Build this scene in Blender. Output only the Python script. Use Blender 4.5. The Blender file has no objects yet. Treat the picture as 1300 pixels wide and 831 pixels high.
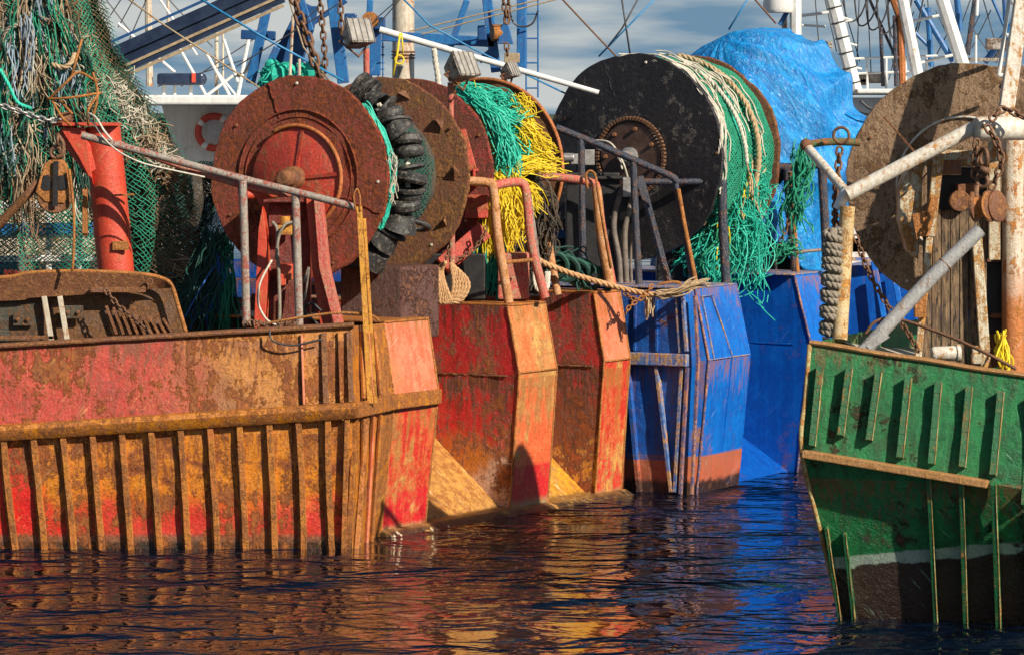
import bpy, math, random
from mathutils import Vector, noise, Matrix
random.seed(7)
C = bpy.data.collections.new('Harbour'); bpy.context.scene.collection.children.link(C)
R = math.radians
F = 4500.0; H = 4.2; HY = 150.0
V = Vector
def P(u, v, Y): return V(((u-650)/F*Y, Y, H-(v-HY)/F*Y))
def PX(n, Y): return n*Y/F
def sstep(x): x = max(0., min(1., x)); return x*x*(3-2*x)
def frame(ax, up=V((0, 0, 1))):
    w = ax.normalized()
    if abs(w.dot(up)) > .97: up = V((1, 0, 0))
    a = up.cross(w).normalized(); b = w.cross(a).normalized()
    return a, b, w
def spline(pts, n=8):
    pts = [V(p) for p in pts]
    if len(pts) < 3: return pts
    q = [pts[0]*2-pts[1]]+pts+[pts[-1]*2-pts[-2]]; out = []
    for i in range(1, len(q)-2):
        for k in range(n):
            t = k/n; a, b, c, d = q[i-1], q[i], q[i+1], q[i+2]
            out.append(.5*((2*b)+(c-a)*t+(2*a-5*b+4*c-d)*t*t+(3*b-a-3*c+d)*t**3))
    out.append(pts[-1]); return out
def SP(pts, n=8): return spline([P(*p) for p in pts], n)
# ------------------------------------------------------------------ mesh builder
WL = {}
class MB:
    def __init__(s): s.v = []; s.f = []
    def add(s, vs, fs):
        o = len(s.v); s.v += [tuple(x) for x in vs]; s.f += [tuple(i+o for i in f) for f in fs]; return s
    def tube(s, pts, r, seg=8, cap=True, closed=False, wob=0):
        pts = [V(p) for p in pts]; n = len(pts)
        if n < 2: return s
        rr = r if isinstance(r, (list, tuple)) else [r]*n
        vs = []; fs = []; a = None
        for i, p in enumerate(pts):
            if closed: t = pts[(i+1) % n]-pts[i-1]
            else: t = pts[min(i+1, n-1)]-pts[max(i-1, 0)]
            if t.length < 1e-9: t = V((0, 0, 1))
            t.normalize()
            if a is None: a, b, _ = frame(t)
            else:
                a = (a-t*a.dot(t))
                if a.length < 1e-6: a, b, _ = frame(t)
                a.normalize(); b = t.cross(a)
            for k in range(seg):
                w = 2*math.pi*k/seg; q = rr[i]*(1+(random.uniform(-wob, wob) if wob else 0))
                vs.append(p+a*math.cos(w)*q+b*math.sin(w)*q)
        m = n if closed else n-1
        for i in range(m):
            for k in range(seg):
                j = ((i+1) % n)*seg; fs.append((i*seg+k, i*seg+(k+1) % seg, j+(k+1) % seg, j+k))
        if cap and not closed: fs.append(tuple(range(seg))[::-1]); fs.append(tuple((n-1)*seg+k for k in range(seg)))
        return s.add(vs, fs)
    def bar(s, p, q, w, h, up=V((0, -1, 0))):
        p = V(p); q = V(q); a, b, t = frame(q-p, up)     # a sideways (w), b towards up (h)
        vs = [e+a*x*w/2+b*y*h/2 for e in (p, q) for x, y in ((-1, -1), (1, -1), (1, 1), (-1, 1))]
        return s.add(vs, [(3, 2, 1, 0), (4, 5, 6, 7), (0, 1, 5, 4), (1, 2, 6, 5), (2, 3, 7, 6), (3, 0, 4, 7)])
    def box(s, c, sx, sy, sz, ax=None):
        a, b, w = ax or (V((1, 0, 0)), V((0, 1, 0)), V((0, 0, 1))); c = V(c)
        vs = [c+a*x*sx/2+b*y*sy/2+w*z*sz/2 for z in (-1, 1) for x, y in ((-1, -1), (1, -1), (1, 1), (-1, 1))]
        return s.add(vs, [(3, 2, 1, 0), (4, 5, 6, 7), (0, 1, 5, 4), (1, 2, 6, 5), (2, 3, 7, 6), (3, 0, 4, 7)])
    def prism(s, poly, off):
        n = len(poly); poly = [V(p) for p in poly]; off = V(off)
        return s.add(poly+[p+off for p in poly], [tuple(range(n))[::-1], tuple(range(n, 2*n))]+[(i, (i+1) % n, n+(i+1) % n, n+i) for i in range(n)])
    def grid(s, p00, p10, p11, p01, nu, nv, amp=0, sc=1.2):
        nrm = (p10-p00).cross(p01-p00).normalized(); vs = []; fs = []
        for j in range(nv+1):
            for i in range(nu+1):
                a = i/nu; b = j/nv
                p = (p00*(1-a)+p10*a)*(1-b)+(p01*(1-a)+p11*a)*b
                if amp:
                    e = min(1, 8*min(a, 1-a, b, 1-b)); p = p+nrm*amp*e*(noise.noise(p*sc)+.5*noise.noise(p*sc*2.7))
                vs.append(p)
        for j in range(nv):
            for i in range(nu): k = j*(nu+1)+i; fs.append((k, k+1, k+nu+2, k+nu+1))
        return s.add(vs, fs)
    def lathe(s, c, ax, prof, seg=48, wob=0, up=V((0, 0, 1)), a0=0, a1=360):
        a, b, w = frame(ax, up); c = V(c); n = len(prof); vs = []; fs = []; full = a1-a0 >= 360
        m = seg if full else seg+1
        for k in range(m):
            t = R(a0+(a1-a0)*k/seg); q = 1+(wob*noise.noise(V((math.cos(t)*3, math.sin(t)*3, c.x*5)))+wob*.6*noise.noise(V((math.cos(t)*14, math.sin(t)*14, c.x))) if wob else 0)
            zz = (.035*noise.noise(V((math.cos(t)*2, math.sin(t)*2, c.y*5))) if wob else 0)
            for r, h in prof: vs.append(c+(a*math.cos(t)+b*math.sin(t))*r*q+w*(h+zz*r*r))
        for k in range(seg):
            k2 = (k+1) % m
            for i in range(n-1): fs.append((k*n+i, k2*n+i, k2*n+i+1, k*n+i+1))
        return s.add(vs, fs)
    def torus(s, c, ax, Rr, r, seg=32, rs=8, a0=0, a1=360, up=V((0, 0, 1))):
        a, b, w = frame(ax, up); c = V(c); full = a1-a0 >= 360; m = seg if full else seg+1
        pts = [c+(a*math.cos(R(a0+(a1-a0)*k/seg))+b*math.sin(R(a0+(a1-a0)*k/seg)))*Rr for k in range(m)]
        return s.tube(pts, r, rs, closed=full)
    def ball(s, c, r, seg=10):
        return s.lathe(c, V((0, 0, 1)), [(r*math.sin(math.pi*i/6)+1e-4, -r*math.cos(math.pi*i/6)) for i in range(7)], seg)
    def rope(s, pts, r, pitch=None, seg=5):
        pitch = pitch or r*6; L = 0; a = None; path = []
        # resample
        tot = sum((pts[i+1]-pts[i]).length for i in range(len(pts)-1)); n = max(4, int(tot/(pitch/6)))
        res = []; i = 0; acc = 0
        for k in range(n+1):
            d = tot*k/n
            while i < len(pts)-2 and acc+(pts[i+1]-pts[i]).length < d: acc += (pts[i+1]-pts[i]).length; i += 1
            l = (pts[i+1]-pts[i]).length or 1e-6; res.append(pts[i].lerp(pts[i+1], min(1, (d-acc)/l)))
        st = [[], [], []]
        for k, p in enumerate(res):
            t = (res[min(k+1, n)]-res[max(k-1, 0)]).normalized()
            if a is None: a, b, _ = frame(t)
            else: a = (a-t*a.dot(t)).normalized(); b = t.cross(a)
            for j in range(3):
                w = 2*math.pi*(tot*k/n/pitch+j/3); st[j].append(p+(a*math.cos(w)+b*math.sin(w))*r*.5)
        for j in range(3): s.tube(st[j], r*.56, seg)
        return s
    def chain(s, pts, L=.07, r=.009, w=.024):
        tot = sum((pts[i+1]-pts[i]).length for i in range(len(pts)-1)); n = max(2, int(tot/(L*.72))); i = 0; acc = 0; res = []
        for k in range(n+1):
            d = tot*k/n
            while i < len(pts)-2 and acc+(pts[i+1]-pts[i]).length < d: acc += (pts[i+1]-pts[i]).length; i += 1
            l = (pts[i+1]-pts[i]).length or 1e-6; res.append(pts[i].lerp(pts[i+1], min(1, (d-acc)/l)))
        for k in range(n):
            t = (res[k+1]-res[k]).normalized(); a, b, _ = frame(t, V((0.3, -1, 0.2))); c = (res[k]+res[k+1])/2
            if k % 2: a, b = b, a
            pts2 = []
            for q in range(12):
                g = 2*math.pi*q/12; x = math.cos(g)*w; y = math.sin(g)*w+(L/2-w)*(1 if math.sin(g) > 0 else -1)
                pts2.append(c+a*x+t*y)
            s.tube(pts2, r, 5, closed=True)
        return s
    def build(s, name, m, parent=None, smooth=False, bevel=0, sub=False, label=None):
        me = bpy.data.meshes.new(name)
        n = len(s.v); c = V((0, 0, 0))
        if n:
            xs = [p[0] for p in s.v]; ys = [p[1] for p in s.v]; zs = [p[2] for p in s.v]
            c = V(((min(xs)+max(xs))/2, (min(ys)+max(ys))/2, min(zs)))
        me.from_pydata([(p[0]-c.x, p[1]-c.y, p[2]-c.z) for p in s.v], [], s.f)
        me.materials.append(m); me.update()
        o = bpy.data.objects.new(name, me); C.objects.link(o)
        if parent: o.parent = parent; o.location = c-WL[parent.name]
        else: o.location = c
        WL[o.name] = c
        if smooth:
            me.polygons.foreach_set('use_smooth', [True]*len(me.polygons))
            if smooth != 'all':
                try: me.set_sharp_from_angle(angle=R(40))
                except Exception: pass
        if bevel:
            b = o.modifiers.new('bev', 'BEVEL'); b.width = bevel; b.segments = 2; b.limit_method = 'ANGLE'; b.angle_limit = R(35)
        if label: o['label'] = label
        return o
def thing(name, label, cat, loc=(0, 0, 0), group=None):
    o = bpy.data.objects.new(name, None); C.objects.link(o); o.location = loc; o.empty_display_size = .3
    WL[o.name] = V(loc); return tag(o, label, cat, group)
def tag(o, label, cat, group=None):
    o['label'] = label; o['category'] = cat
    if group: o['group'] = group
    return o
# ------------------------------------------------------------------ materials
class N:
    def __init__(s, name):
        s.m = bpy.data.materials.new(name); s.m.use_nodes = True; s.t = s.m.node_tree; s.n = s.t.nodes; s.l = s.t.links
        s.b = s.n['Principled BSDF']; s.pos = s.n.new('ShaderNodeNewGeometry').outputs['Position']
    def set(s, sock, v):
        if isinstance(v, bpy.types.NodeSocket): s.l.new(v, sock)
        elif isinstance(v, (tuple, list)) and len(v) == 3 and sock.type == 'RGBA': sock.default_value = (*v, 1)
        else: sock.default_value = v
    def math(s, op, a, b=0., c=None, clamp=False):
        n = s.n.new('ShaderNodeMath'); n.operation = op; n.use_clamp = clamp; s.set(n.inputs[0], a); s.set(n.inputs[1], b)
        if c is not None: s.set(n.inputs[2], c)
        return n.outputs[0]
    def map(s, scale=(1, 1, 1), rot=(0, 0, 0), src=None):
        n = s.n.new('ShaderNodeMapping'); s.l.new(src or s.pos, n.inputs[0]); n.inputs['Scale'].default_value = scale; n.inputs['Rotation'].default_value = rot; return n.outputs[0]
    def noise(s, scale, detail=6, rough=.6, vec=None, dist=0):
        n = s.n.new('ShaderNodeTexNoise'); s.l.new(vec or s.pos, n.inputs['Vector']); n.inputs['Scale'].default_value = scale
        n.inputs['Detail'].default_value = detail; n.inputs['Roughness'].default_value = rough; n.inputs['Distortion'].default_value = dist; return n.outputs[0]
    def ramp(s, x, lo, hi, a=0., b=1.):
        n = s.n.new('ShaderNodeMapRange'); n.interpolation_type = 'SMOOTHSTEP'; s.set(n.inputs[0], x); n.inputs[1].default_value = lo; n.inputs[2].default_value = hi
        n.inputs[3].default_value = a; n.inputs[4].default_value = b; return n.outputs[0]
    def mix(s, f, a, b, mode='MIX'):
        n = s.n.new('ShaderNodeMix'); n.data_type = 'RGBA'; n.blend_type = mode; s.set(n.inputs[0], f); s.set(n.inputs[6], a); s.set(n.inputs[7], b); return n.outputs[2]
    def dot(s, vec):
        n = s.n.new('ShaderNodeVectorMath'); n.operation = 'DOT_PRODUCT'; s.l.new(s.pos, n.inputs[0]); n.inputs[1].default_value = vec; return n.outputs['Value']
    def bump(s, h, strength=.5, dist=.02):
        n = s.n.new('ShaderNodeBump'); s.set(n.inputs['Height'], h); n.inputs['Strength'].default_value = strength; n.inputs['Distance'].default_value = dist
        s.l.new(n.outputs[0], s.b.inputs['Normal'])
    def out(s, col, rough=.6, metal=0.):
        s.set(s.b.inputs['Base Color'], col); s.set(s.b.inputs['Roughness'], rough); s.set(s.b.inputs['Metallic'], metal); return s.m
ZU = (0, 0, 1)
def paint(name, c1, c2, rust=.35, r1=(.20, .06, .02), r2=(.40, .15, .04), zones=(), streak=.5, rough=.42, sc=1.0, scratch=.3, sccol=(.7, .55, .4), bump=.6, seed=0., dark=(.035, .018, .012), srot=.9, grit=1., runs=(), rc3=(.26, .09, .025)):
    """weathered marine paint: two paint tones, rust patches, vertical runs, diagonal scrapes, chips, pitting"""
    k = N(name); vec = k.map((1, 1, 1)); k.n[-1].inputs['Location'].default_value = (seed*3.7, seed*1.9, seed)
    base = vec
    big = k.noise(1.5*sc, 9, .68, base, .4); mid = k.noise(7*sc, 8, .72, base); fine = k.noise(22+16*sc, 5, .75, base)
    st = k.noise(1.0, 8, .65, k.map((9*sc, 9*sc, .9*sc)), .2)
    st2 = k.noise(1.0, 6, .7, k.map((30*sc, 30*sc, 1.6*sc)))
    col = k.mix(k.ramp(k.math('ADD', k.math('MULTIPLY', st, .5), k.math('MULTIPLY', mid, .5)), .43, .57), c1, c2)
    for (vz, lo, hi, zc, amp, nsc) in zones:
        nn = k.noise(nsc, 8, .7, base, .3)
        x = k.math('ADD', k.dot(vz), k.math('MULTIPLY', k.math('SUBTRACT', nn, .5), amp))
        col = k.mix(k.ramp(x, lo, hi), col, zc)
    col = k.mix(k.ramp(fine, .46, .66, 0, .85*grit), col, k.mix(.62, col, dark))
    col = k.mix(k.ramp(fine, .42, .33, 0, .28*grit), col, sccol)
    m = k.math('ADD', k.math('MULTIPLY', big, .45), k.math('ADD', k.math('MULTIPLY', mid, .3), k.math('ADD', k.math('MULTIPLY', st, .3*streak), k.math('MULTIPLY', fine, .12))))
    thr = .435+.15*streak+(.5-rust)*.22
    mask = k.ramp(m, thr-.012, thr+.022)
    halo = k.ramp(m, thr-.07, thr+.01, 0, .6)
    rc = k.mix(k.ramp(k.math('ADD', k.math('MULTIPLY', mid, .6), k.math('MULTIPLY', fine, .4)), .42, .58), r1, r2); rc = k.mix(k.ramp(fine, .5, .66, 0, .85), rc, dark)
    rc = k.mix(k.ramp(st2, .52, .66, 0, .6), rc, (min(r2[0]*1.7, .8), r2[1]*1.8, r2[2]*1.2))
    col = k.mix(halo, col, k.mix(.5, col, r2)); col = k.mix(mask, col, rc)
    col = k.mix(k.ramp(st2, .58, .7, 0, .55*streak), col, dark)
    for (z0, ln, am) in runs:
        xx = k.math('DIVIDE', k.math('SUBTRACT', z0, k.dot(ZU)), ln); inside = k.math('MULTIPLY', k.math('GREATER_THAN', xx, -.02), k.math('LESS_THAN', xx, 1.3))
        rv = k.math('SUBTRACT', k.math('ADD', k.math('MULTIPLY', st2, .6), k.math('MULTIPLY', st, .4)), k.math('MULTIPLY', xx, .13))
        col = k.mix(k.math('MULTIPLY', k.ramp(rv, .44, .50, 0, am), inside), col, rc3)
    if scratch:
        sn = k.noise(1.0, 4, .6, k.map((3.2, 3.2, 46), src=k.map((1, 1, 1), (0, srot, 0))), .5); sn2 = k.noise(2.2, 3, .6, base)
        col = k.mix(k.math('MULTIPLY', k.ramp(sn, .59, .68, 0, scratch*.6), k.ramp(sn2, .50, .62)), col, sccol)
    hgt = k.math('ADD', k.math('MULTIPLY', mask, .5), k.math('ADD', k.math('MULTIPLY', mid, .9), k.math('MULTIPLY', fine, .35)))
    k.bump(hgt, bump, .03)
    return k.out(col, k.math('ADD', rough, k.math('MULTIPLY', mask, .35)))
def simple(name, c1, c2, sc=8, rough=.6, bump=.3, metal=0, stretch=(1, 1, 1), bd=.01, sp=None):
    k = N(name); v = k.map(stretch); a = k.noise(sc, 6, .7, v)
    k.bump(k.noise(sc*3, 5, .7, v), bump, bd)
    c = k.mix(k.ramp(a, .36, .64), c1, c2)
    if sp: c = k.mix(k.ramp(k.noise(sc*2.3, 6, .7, v), .53, .62), c, sp)
    return k.out(c, rough, metal)
OCH = (.62, .27, .025)
M = {}
M['red_side'] = paint('red_side', (.50, .045, .022), (.32, .028, .014), .40, (.15, .04, .014), (.36, .11, .02), zones=[
    ((.9, 0, -.35), -3.7, -3.0, (.30, .115, .03), 1.5, 1.8), ((.9, 0, .9), -1.3, -.7, (.50, .19, .025), 1.6, 3.5),
    ((0, 0, -1), -1.22, -1.12, (.62, .21, .012), .25, 3), ((0, 0, -1), -.95, -.75, (.24, .06, .015), 1.5, 5), ((0, 0, -1), -.85, -.7, (.66, .22, .008), 1.9, 2.3), ((0, 0, -1), -.62, -.30, (.62, .035, .02), .75, 2.4),
    ((-1, 0, -.6), 4.15, 4.35, (.70, .012, .01), .3, 2),
    ((0, 0, -1), -.17, -.10, (.22, .09, .05), .05, 4), ((0, 0, -1), -.09, -.05, (.02, .014, .01), .05, 6)], streak=.9, scratch=.55, sccol=(.8, .5, .15), sc=1.1, bump=.7, runs=((2.02, .5, .7), (1.12, .6, .6)), rc3=(.20, .06, .02))
M['red_low'] = M['red_side']
M['ochre'] = paint('ochre', (.56, .20, .012), (.36, .10, .01), .50, (.13, .04, .012), (.42, .14, .02), streak=.3, scratch=.7, sccol=(.75, .45, .08), sc=2)
M['ribs'] = paint('ribs', (.52, .16, .03), (.56, .22, .02), .45, (.17, .05, .02), (.38, .14, .03), streak=.8, scratch=.2, sc=2.2)
M['pink'] = paint('pink', (.66, .23, .12), (.60, .13, .055), .20, (.42, .16, .06), (.6, .27, .1), streak=.5, scratch=.5, sccol=(.9, .75, .6), sc=.8, bump=.3, grit=0.5, runs=((2.24, .35, .8), (1.42, .8, .75)), rc3=(.34, .13, .03))
M['cap_red'] = paint('cap_red', (.60, .035, .018), (.64, .13, .04), .36, (.36, .13, .03), (.62, .28, .07), zones=[((0, 0, -1), -.45, -.40, (.62, .012, .02), .02, 2), ((0, 0, -1), -.12, -.04, (.36, .24, .12), .1, 6), ((0, 0, -1), -.03, -.0, (.02, .014, .01), .04, 6)], streak=1, scratch=.3, bump=.4, runs=((2.24, .35, .8), (1.42, .8, .75)), rc3=(.34, .13, .03))
M['cap_orange'] = paint('cap_orange', (.62, .16, .04), (.62, .22, .065), .36, (.36, .13, .03), (.62, .32, .09), zones=[((0, 0, -1), -1.55, -1.1, (.76, .13, .04), .8, 3), ((0, 0, -1), -.52, -.46, (.62, .02, .02), .03, 2), ((0, 0, -1), -.16, -.05, (.36, .24, .12), .15, 6)], streak=1, scratch=.3, bump=.45, runs=((2.24, .35, .8), (1.42, .8, .75)), rc3=(.34, .13, .03))
M['inner_red'] = paint('inner_red', (.72, .018, .025), (.48, .012, .014), .38, (.14, .035, .015), (.44, .13, .03), zones=[((0, 0, -1), -1.0, -.5, (.62, .20, .02), 1.2, 2.4), ((.8, 0, -.75), -.72, -.45, (.66, .42, .30), .7, 4)], streak=.7, scratch=.5, sccol=(.8, .45, .35), sc=1.3, bump=.9, runs=((2.25, .5, .8), (1.46, .7, .7)), rc3=(.10, .03, .015))
M['inner_red2'] = paint('inner_red2', (.66, .015, .015), (.38, .015, .012), .47, (.10, .03, .015), (.42, .10, .02), zones=[((0, 0, -1), -1.3, -.9, (.26, .06, .02), .7, 2.6), ((.5, 0, -1), -.30, -.20, (.76, .30, .02), .5, 3.5)], streak=.5, scratch=.3, sc=1.6, bump=1., seed=4, runs=((2.25, .5, .8), (1.46, .7, .7)), rc3=(.10, .03, .015))
M['rampwood'] = paint('rampwood', (.62, .31, .07), (.34, .12, .03)  , .30, (.34, .15, .05), (.5, .25, .06), streak=.2, scratch=1.6, bump=.4, sccol=(.86, .75, .52), zones=[((0, 0, -1), -.1, -.02, (.03, .02, .012), .1, 5)], sc=1.6, srot=-0.8)
M['rampyel'] = paint('rampyel', (.66, .34, .025), (.46, .17, .02), .36, (.34, .15, .05), (.5, .25, .06), streak=.2, scratch=1.6, bump=.4, sccol=(.86, .75, .4), zones=[((0, 0, -1), -.1, -.02, (.03, .02, .012), .1, 5)], sc=1.6, seed=2, srot=-0.8)
M['flange'] = paint('flange', (.38, .05, .018), (.22, .03, .012), .5, (.09, .02, .009), (.38, .085, .02), streak=.1, scratch=.3, sccol=(.50, .22, .10), sc=3.0, bump=1., srot=.8)
M['flange_br'] = paint('flange_br', (.27, .08, .025), (.15, .04, .015), .5, (.07, .03, .014), (.40, .17, .05), streak=.1, scratch=.4, sccol=(.42, .25, .12), sc=3.2, bump=1., seed=6, srot=-.6)
M['flange_rd'] = paint('flange_rd', (.36, .035, .022), (.20, .025, .015), .45, (.08, .02, .012), (.28, .08, .03), streak=.1, scratch=.35, sccol=(.5, .2, .15), sc=3, bump=1., seed=9)
M['flange_wood'] = paint('flange_wood', (.46, .29, .155), (.30, .175, .09), .35, (.09, .05, .03), (.33, .17, .07), streak=.1, scratch=.4, sccol=(.5, .38, .26), sc=2.8, bump=.9, seed=3, srot=.8)
M['flange_bk'] = paint('flange_bk', (.012, .012, .015), (.022, .02, .022), .2, (.03, .02, .017), (.055, .04, .033), streak=.1, scratch=.35, sccol=(.10, .085, .075), sc=2.5, bump=.7, rough=.33, seed=5, grit=0.5)
M['hub_dark'] = simple('hub_dark', (.06, .035, .028), (.11, .06, .045), 14, .5, .5)
M['hubred'] = paint('hubred', (.58, .06, .03), (.42, .045, .03), .34, (.14, .04, .02), (.5, .14, .05), streak=1., scratch=.2, sc=2, bump=.5)
M['orange'] = paint('orange', (.60, .065, .028), (.50, .045, .022), .25, (.3, .09, .03), (.55, .18, .06), streak=.5, scratch=.3, sccol=(.85, .6, .3), sc=3, bump=.4, grit=0.5)
M['orange_rim'] = paint('orange_rim', (.60, .19, .05), (.45, .12, .03), .4, (.22, .07, .02), (.5, .18, .04), streak=.2, sc=4)
M['darkred'] = paint('darkred', (.20, .018, .014), (.12, .015, .012), .4, (.05, .02, .012), (.2, .05, .02), streak=.4, sc=3)
M['rust'] = paint('rust', (.22, .08, .035), (.13, .05, .025), .5, (.08, .03, .015), (.36, .15, .05), streak=.4, sc=4, scratch=.3)
M['rustor'] = paint('rustor', (.55, .20, .04), (.35, .13, .03), .5, (.16, .05, .02), (.5, .2, .04), streak=.6, sc=5)
M['yellowbar'] = paint('yellowbar', (.70, .33, .02), (.60, .24, .02), .35, (.24, .09, .02), (.5, .2, .03), streak=.9, sc=4)
M['boxrust'] = paint('boxrust', (.16, .07, .055), (.11, .05, .04), .4, (.07, .03, .025), (.28, .11, .06), streak=.3, sc=3, bump=1.2)
M['grate'] = paint('grate', (.16, .07, .03), (.10, .06, .035), .5, (.06, .03, .018), (.26, .11, .03), streak=.4, sc=4)
M['door_green'] = paint('door_green', (.045, .05, .035), (.08, .06, .035), .45, (.06, .03, .018), (.18, .08, .03), streak=.6, sc=3, grit=0.6)
M['pipe_grey'] = paint('pipe_grey', (.42, .38, .32), (.30, .27, .22), .35, (.22, .06, .04), (.50, .12, .08), streak=.2, scratch=.1, sccol=(.75, .72, .66), sc=6)
M['pipe_steel'] = paint('pipe_steel', (.40, .40, .39), (.30, .30, .29), .2, (.2, .1, .06), (.4, .3, .22), streak=.3, scratch=.1, sccol=(.7, .7, .68), sc=6, grit=.5)
M['pipe_red'] = paint('pipe_red', (.60, .07, .06), (.62, .20, .12), .35, (.3, .10, .05), (.62, .40, .26), streak=.5, scratch=.4, sccol=(.85, .75, .6), sc=6)
M['pipe_or'] = paint('pipe_or', (.62, .25, .07), (.70, .42, .24), .4, (.3, .10, .03), (.62, .25, .06), streak=.7, scratch=.4, sc=6)
M['pipe_bk'] = paint('pipe_bk', (.02, .028, .045), (.045, .06, .09), .25, (.12, .05, .02), (.3, .12, .04), streak=.5, scratch=.1, sccol=(.5, .55, .6), sc=7, rough=.25, grit=0.5)
M['pipe_wh'] = paint('pipe_wh', (.74, .70, .60), (.60, .55, .45), .28, (.35, .14, .04), (.55, .26, .07), streak=.8, scratch=.1, sc=3.2, bump=.3, grit=0.3)
M['pipe_yw'] = paint('pipe_yw', (.62, .45, .20), (.66, .55, .34), .42, (.3, .11, .03), (.60, .27, .05), streak=.9, sc=3.5)
M['post_rust'] = paint('post_rust', (.70, .62, .50), (.62, .52, .38), .32, (.3, .09, .03), (.62, .24, .05), zones=[((0, 0, -1), -3.0, -2.5, (.52, .17, .04), .5, 5)], streak=.9, sc=3, grit=0.5)
M['pipe_gn'] = paint('pipe_gn', (.03, .14, .06), (.05, .2, .09), .45, (.25, .08, .03), (.5, .18, .06), streak=.1, sc=9)
M['blue'] = paint('blue', (.005, .115, .47), (.004, .07, .32), .13, (.02, .03, .12), (.28, .10, .04), zones=[((0, 0, -1), -.37, -.355, (.46, .11, .045), .03, 6), ((0, 0, -1), -.17, -.10, (.05, .02, .012), .15, 6)], streak=.6, scratch=.35, sccol=(.4, .55, .75), bump=.9, sc=1.5, rough=.3, dark=(.004, .012, .06), grit=0.45, runs=((2.3, .22, .6), (1.48, .5, .6), (.42, .3, .5)), rc3=(.30, .13, .06))
M['blue_cap'] = paint('blue_cap', (.004, .15, .56), (.004, .10, .44), .10, (.03, .06, .2), (.35, .15, .06), zones=[((0, 0, -1), -.42, -.405, (.50, .12, .05), .02, 6), ((0, 0, -1), -.17, -.10, (.04, .02, .012), .2, 6)], streak=.3, scratch=.25, sccol=(.4, .6, .8), bump=.3, sc=1.2, rough=.28, dark=(.004, .02, .1), grit=0.3, runs=((2.3, .22, .6), (1.48, .5, .6), (.42, .3, .5)), rc3=(.30, .13, .06))
M['blue_in'] = paint('blue_in', (.003, .10, .46), (.003, .07, .36), .05, (.02, .05, .2), (.3, .12, .05), streak=.2, scratch=.35, sccol=(.2, .35, .65), bump=.25, sc=1., rough=.3, dark=(.004, .015, .09), grit=0.3, runs=((2.36, .2, .5),), rc3=(.25, .14, .10))
M['blue_strip'] = paint('blue_strip', (.03, .14, .48), (.20, .30, .45), .42, (.4, .15, .04), (.62, .36, .18), streak=.9, scratch=.6, sccol=(.8, .8, .75), sc=3)
M['blueedge'] = paint('blueedge', (.45, .16, .05), (.6, .3, .14), .5, (.25, .08, .03), (.02, .10, .35), streak=.4, sc=5)
M['green'] = paint('green', (.012, .23, .062), (.008, .13, .038), .20, (.02, .03, .015), (.10, .045, .02), zones=[((.135, 0, -1), -.17, -.15, (.42, .52, .42), .05, 5), ((.135, 0, -1), -.07, -.05, (.05, .022, .016), .12, 4)], streak=.4, scratch=.9, sccol=(.34, .52, .36), bump=1.1, sc=1.5, rough=.3, dark=(.004, .02, .01), grit=0.5, runs=((2.3, .3, .5), (1.2, .5, .7)), rc3=(.22, .10, .03), srot=-0.85)
M['green_rib'] = paint('green_rib', (.014, .17, .055), (.02, .12, .04), .16, (.2, .08, .03), (.5, .25, .06), streak=.5, scratch=.2, sccol=(.4, .55, .2), sc=3.5, grit=.4)
M['greenedge'] = paint('greenedge', (.55, .42, .20), (.45, .5, .22), .5, (.3, .11, .04), (.6, .28, .07), streak=.3, sc=6)
M['gn_rail'] = paint('gn_rail', (.50, .25, .08), (.42, .2, .07), .4, (.24, .09, .03), (.6, .3, .09), streak=.2, scratch=.6, sc=5)
M['white'] = paint('white', (.78, .77, .72), (.68, .68, .64), .12, (.4, .2, .1), (.5, .3, .15), streak=.5, sc=2, bump=.15, scratch=.1, grit=0.12)
M['cream'] = paint('cream', (.62, .55, .42), (.5, .44, .34), .25, (.3, .12, .05), (.45, .2, .08), streak=.9, sc=2, bump=.2, grit=0.3)
M['rustwhite'] = paint('rustwhite', (.60, .55, .40), (.50, .42, .28), .45, (.28, .11, .04), (.55, .27, .07), streak=1., sc=3)
M['navy'] = simple('navy', (.010, .018, .045), (.02, .035, .07), 5, .35, .15)
M['gblue'] = paint('gblue', (.015, .15, .38), (.012, .10, .30), .12, (.05, .06, .12), (.2, .12, .08), streak=.4, sc=2, bump=.2, grit=0.3)
M['gblue_d'] = simple('gblue_d', (.010, .05, .16), (.016, .08, .22), 4, .4, .2)
M['tan'] = simple('tan', (.40, .30, .18), (.26, .19, .11), 20, .7, .2)
M['wire'] = simple('wire', (.03, .03, .035), (.06, .055, .05), 20, .5, .2)
M['wire_blue'] = simple('wire_blue', (.02, .16, .38), (.03, .24, .45), 20, .5, .2)
M['wire_rust'] = simple('wire_rust', (.20, .09, .04), (.12, .06, .035), 30, .7, .4)
M['chain'] = simple('chain', (.12, .06, .035), (.24, .12, .06), 40, .6, .5, .3)
M['steel'] = simple('steel', (.45, .44, .42), (.3, .28, .26), 18, .4, .3, .5)
M['rope'] = simple('rope', (.52, .38, .22), (.38, .26, .14), 30, .9, .6, 0, (1, 1, 1), .004)
M['rope_or'] = simple('rope_or', (.58, .36, .17), (.42, .22, .10), 30, .9, .6, 0, (1, 1, 1), .004)
M['rope_wh'] = simple('rope_wh', (.66, .62, .52), (.5, .45, .36), 30, .9, .6, 0, (1, 1, 1), .004)
M['rope_grey'] = simple('rope_grey', (.30, .26, .20), (.18, .15, .11), 30, .9, .6, 0, (1, 1, 1), .004)
M['n_green'] = simple('n_green', (.012, .20, .11), (.02, .30, .17), 9, .7, .2)
M['n_dkgreen'] = simple('n_dkgreen', (.012, .085, .06), (.02, .06, .05), 9, .8, .2)
M['n_teal'] = simple('n_teal', (.02, .42, .30), (.03, .56, .40), 9, .6, .2)
M['n_brown'] = simple('n_brown', (.24, .14, .07), (.12, .08, .045), 5, .9, .3)
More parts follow.
